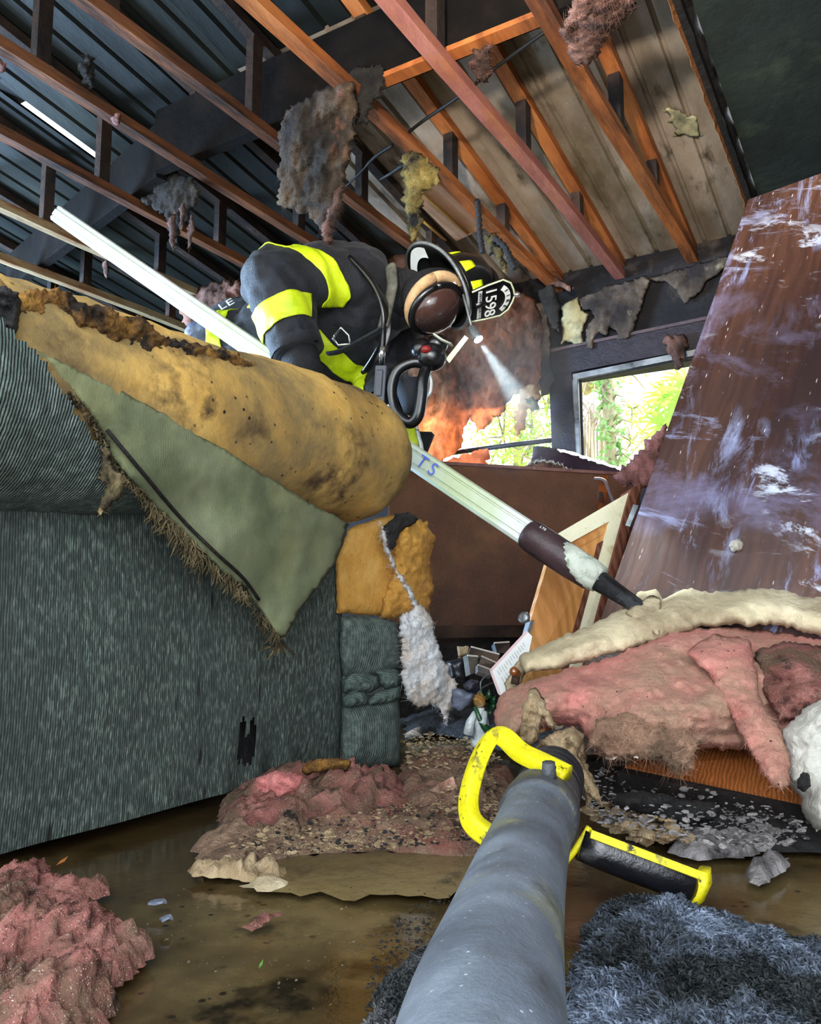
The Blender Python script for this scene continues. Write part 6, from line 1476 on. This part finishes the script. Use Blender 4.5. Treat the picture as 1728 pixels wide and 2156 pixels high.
# fallen blackened board on the sill, with torn paper edges
fb = thing('fallen_board', 'blackened wallboard lying across the sill, with a torn white paper edge', 'wallboard', tuple(at(1210, 1000, 3.25)))
fbd = plane3(at(1110, 985, 3.28), at(1320, 1000, 3.38), at(1130, 940, 3.36))
puff('board', [(1122, 940), (1134, 938), (1180, 946), (1240, 962), (1320, 990), (1316, 1010), (1200, 1006), (1104, 992), (1118, 972)], fbd, .02, mat('purple-black board', [(34, 26, 38), (52, 40, 54), (70, 54, 64)], 5, 6, .6, bump=.3), step=7, rough=2, amp=.01, R_=10, parent=fb, seed=441)
puff('torn_paper', [(1096, 992), (1118, 972), (1150, 972), (1176, 976), (1200, 990), (1240, 1000), (1246, 1008), (1180, 1004), (1120, 998)], lambda x, y: fbd(x, y) - .03, .008, m_brp, step=6, rough=4, amp=.02, parent=fb, seed=442)
mb = MB(); P = [at(x, y + 3 * math.sin(x * .7), fbd(x, y) - .045) for x, y in catmull([(1112, 976), (1140, 970), (1174, 976), (1200, 990), (1230, 996), (1262, 1004), (1290, 1010), (1310, 1016)], 6)]
mb.tube(P, .004, 6, jit=.5); mb.fibers(160, .012, .0012, 4); mb.build('paper_edge', m_white2, fb)
puff('insulation_rag', [(1296, 1010), (1310, 980), (1340, 960), (1360, 930), (1390, 900), (1404, 890), (1410, 940), (1390, 1000), (1366, 1030), (1340, 1036), (1320, 1022)], plane3(at(1300, 1000, 2.95), at(1400, 1000, 3.0), at(1400, 890, 3.1)), .05, m_pinkg, step=5, rough=9, amp=.022, fine=.012, fst=(1, 1, .35), nsc=12, seed=443, fib=1800, flen=.03, fwid=.0005, label='torn pinkish insulation squeezed beside the scuffed board', cat='insulation')
mb = MB(); mb.tube(catmull([at(1250, 1008, 3.02), at(1272, 1012, 3.0), at(1284, 1040, 2.95), at(1298, 1072, 2.9)], 6), .006, 8); mb.build('cable', mat('grey cable', [(90, 80, 84), (120, 108, 112)], 9, 3, .6, bump=0), label='grey cable end drooping over the counter top', cat='cable')
# cable slung under the trusses, burnt conduits
m_cab = mat('black cable', [(10, 10, 10), (20, 19, 18)], 9, 4, .6, bump=.2)
cz = lambda x, y, z: tuple(onZ(x, y, z))
mb = MB(); mb.tube(catmull([cz(1146, 68, 2.13), cz(1060, 130, 2.13), cz(970, 200, 2.13), cz(890, 255, 2.13), cz(846, 290, 2.125)], 6), .006, 8)
mb.build('cable', m_cab, label='thin black cable slung across under the roof', cat='cable')
mb = MB(); mb.tube(catmull([cz(826, 306, 2.135), cz(790, 330, 2.13), cz(758, 364, 2.11), cz(722, 398, 2.10)], 6), [.007] * 10 + [.004] * 9, 8); mb.build('cable', m_cab, label='loose black cable end beside the big hanging mat', cat='cable')
mb = MB(); mb.tube([cz(858, 344, 2.10), cz(842, 352, 2.10), cz(822, 366, 2.09), cz(800, 378, 2.085)], [.010, .010, .007, .004], 8); mb.build('cable', m_cab, label='short black cable stub near the yellow scorched rag', cat='cable')
def conduit(lb, pts, X, r):
    P = catmull([at(x, y, X / ray(x, y).x) for x, y in pts], 12); mb = MB()
    mb.tube(P, [r * (1 + .18 * (1 if (i // 2) % 2 else -1)) for i in range(len(P))], 8, jit=.06); return mb.build('burnt_conduit', m_black, label=lb, cat='conduit')
conduit('ribbed burnt conduit hanging straight down above the helmet crown', [(1004, 420), (1008, 456), (1010, 490), (1014, 520), (1016, 532)], 2.9, .012)
conduit('ribbed burnt conduit drooping along the truss right of the helmet', [(1040, 500), (1062, 520), (1074, 545), (1084, 566)], 3.1, .014)
puff('insulation_rag', [(1020, 500), (1040, 494), (1060, 520), (1072, 560), (1062, 580), (1046, 548), (1030, 540)], pX(3.15), .02, m_ylw, step=5, rough=9, amp=.022, fine=.012, fst=(1, 1, .35), seed=451, label='dirty yellow rag between the two burnt conduits', cat='insulation')
# pale bare patch on the roof sheet, then a panel coloured as warm-lit
puff('paint_patch', [(1392, 232), (1408, 224), (1430, 232), (1446, 246), (1462, 246), (1480, 288), (1452, 290), (1430, 284), (1414, 288), (1424, 270), (1402, 258), (1414, 246)], plane((3.98, 0, 2.182), (.145, 0, 1)), .003, m_wbp, step=5, rough=4, amp=.004, R_=4, seed=461, label='pale bare patch on the roof sheet by the blackened ceiling board', cat='paint patch')
cl = thing('roof_panel', 'pale roof panel between trusses left of the helmet, warm light put into its colour', 'panel', tuple(onZ(960, 440, 2.2)))
m_warmlit = mat('warm-lit tan panel', [(168, 128, 96), (196, 152, 118), (206, 164, 128)], 3, 6, .7, bump=.1, stripes=('Y', 9, .06, 1))  # paler tan paints the warm light falling on this panel
m_line = mat('yellow seam', [(170, 128, 60), (190, 150, 80)], 9, 3, .7, bump=0)
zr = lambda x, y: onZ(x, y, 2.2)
mb = MB(); mb.quad(zr(860, 408), zr(920, 384), zr(1040, 470), zr(960, 508), .01); mb.build('sheet', m_warmlit, cl, smooth=False)
mb = MB()
for a, b in (((880, 400), (985, 492)), ((872, 450), (938, 506))):
    mb.tube([onZ(*a, 2.195), onZ(*b, 2.195)], .006, 6)
mb.build('seam', m_line, cl)
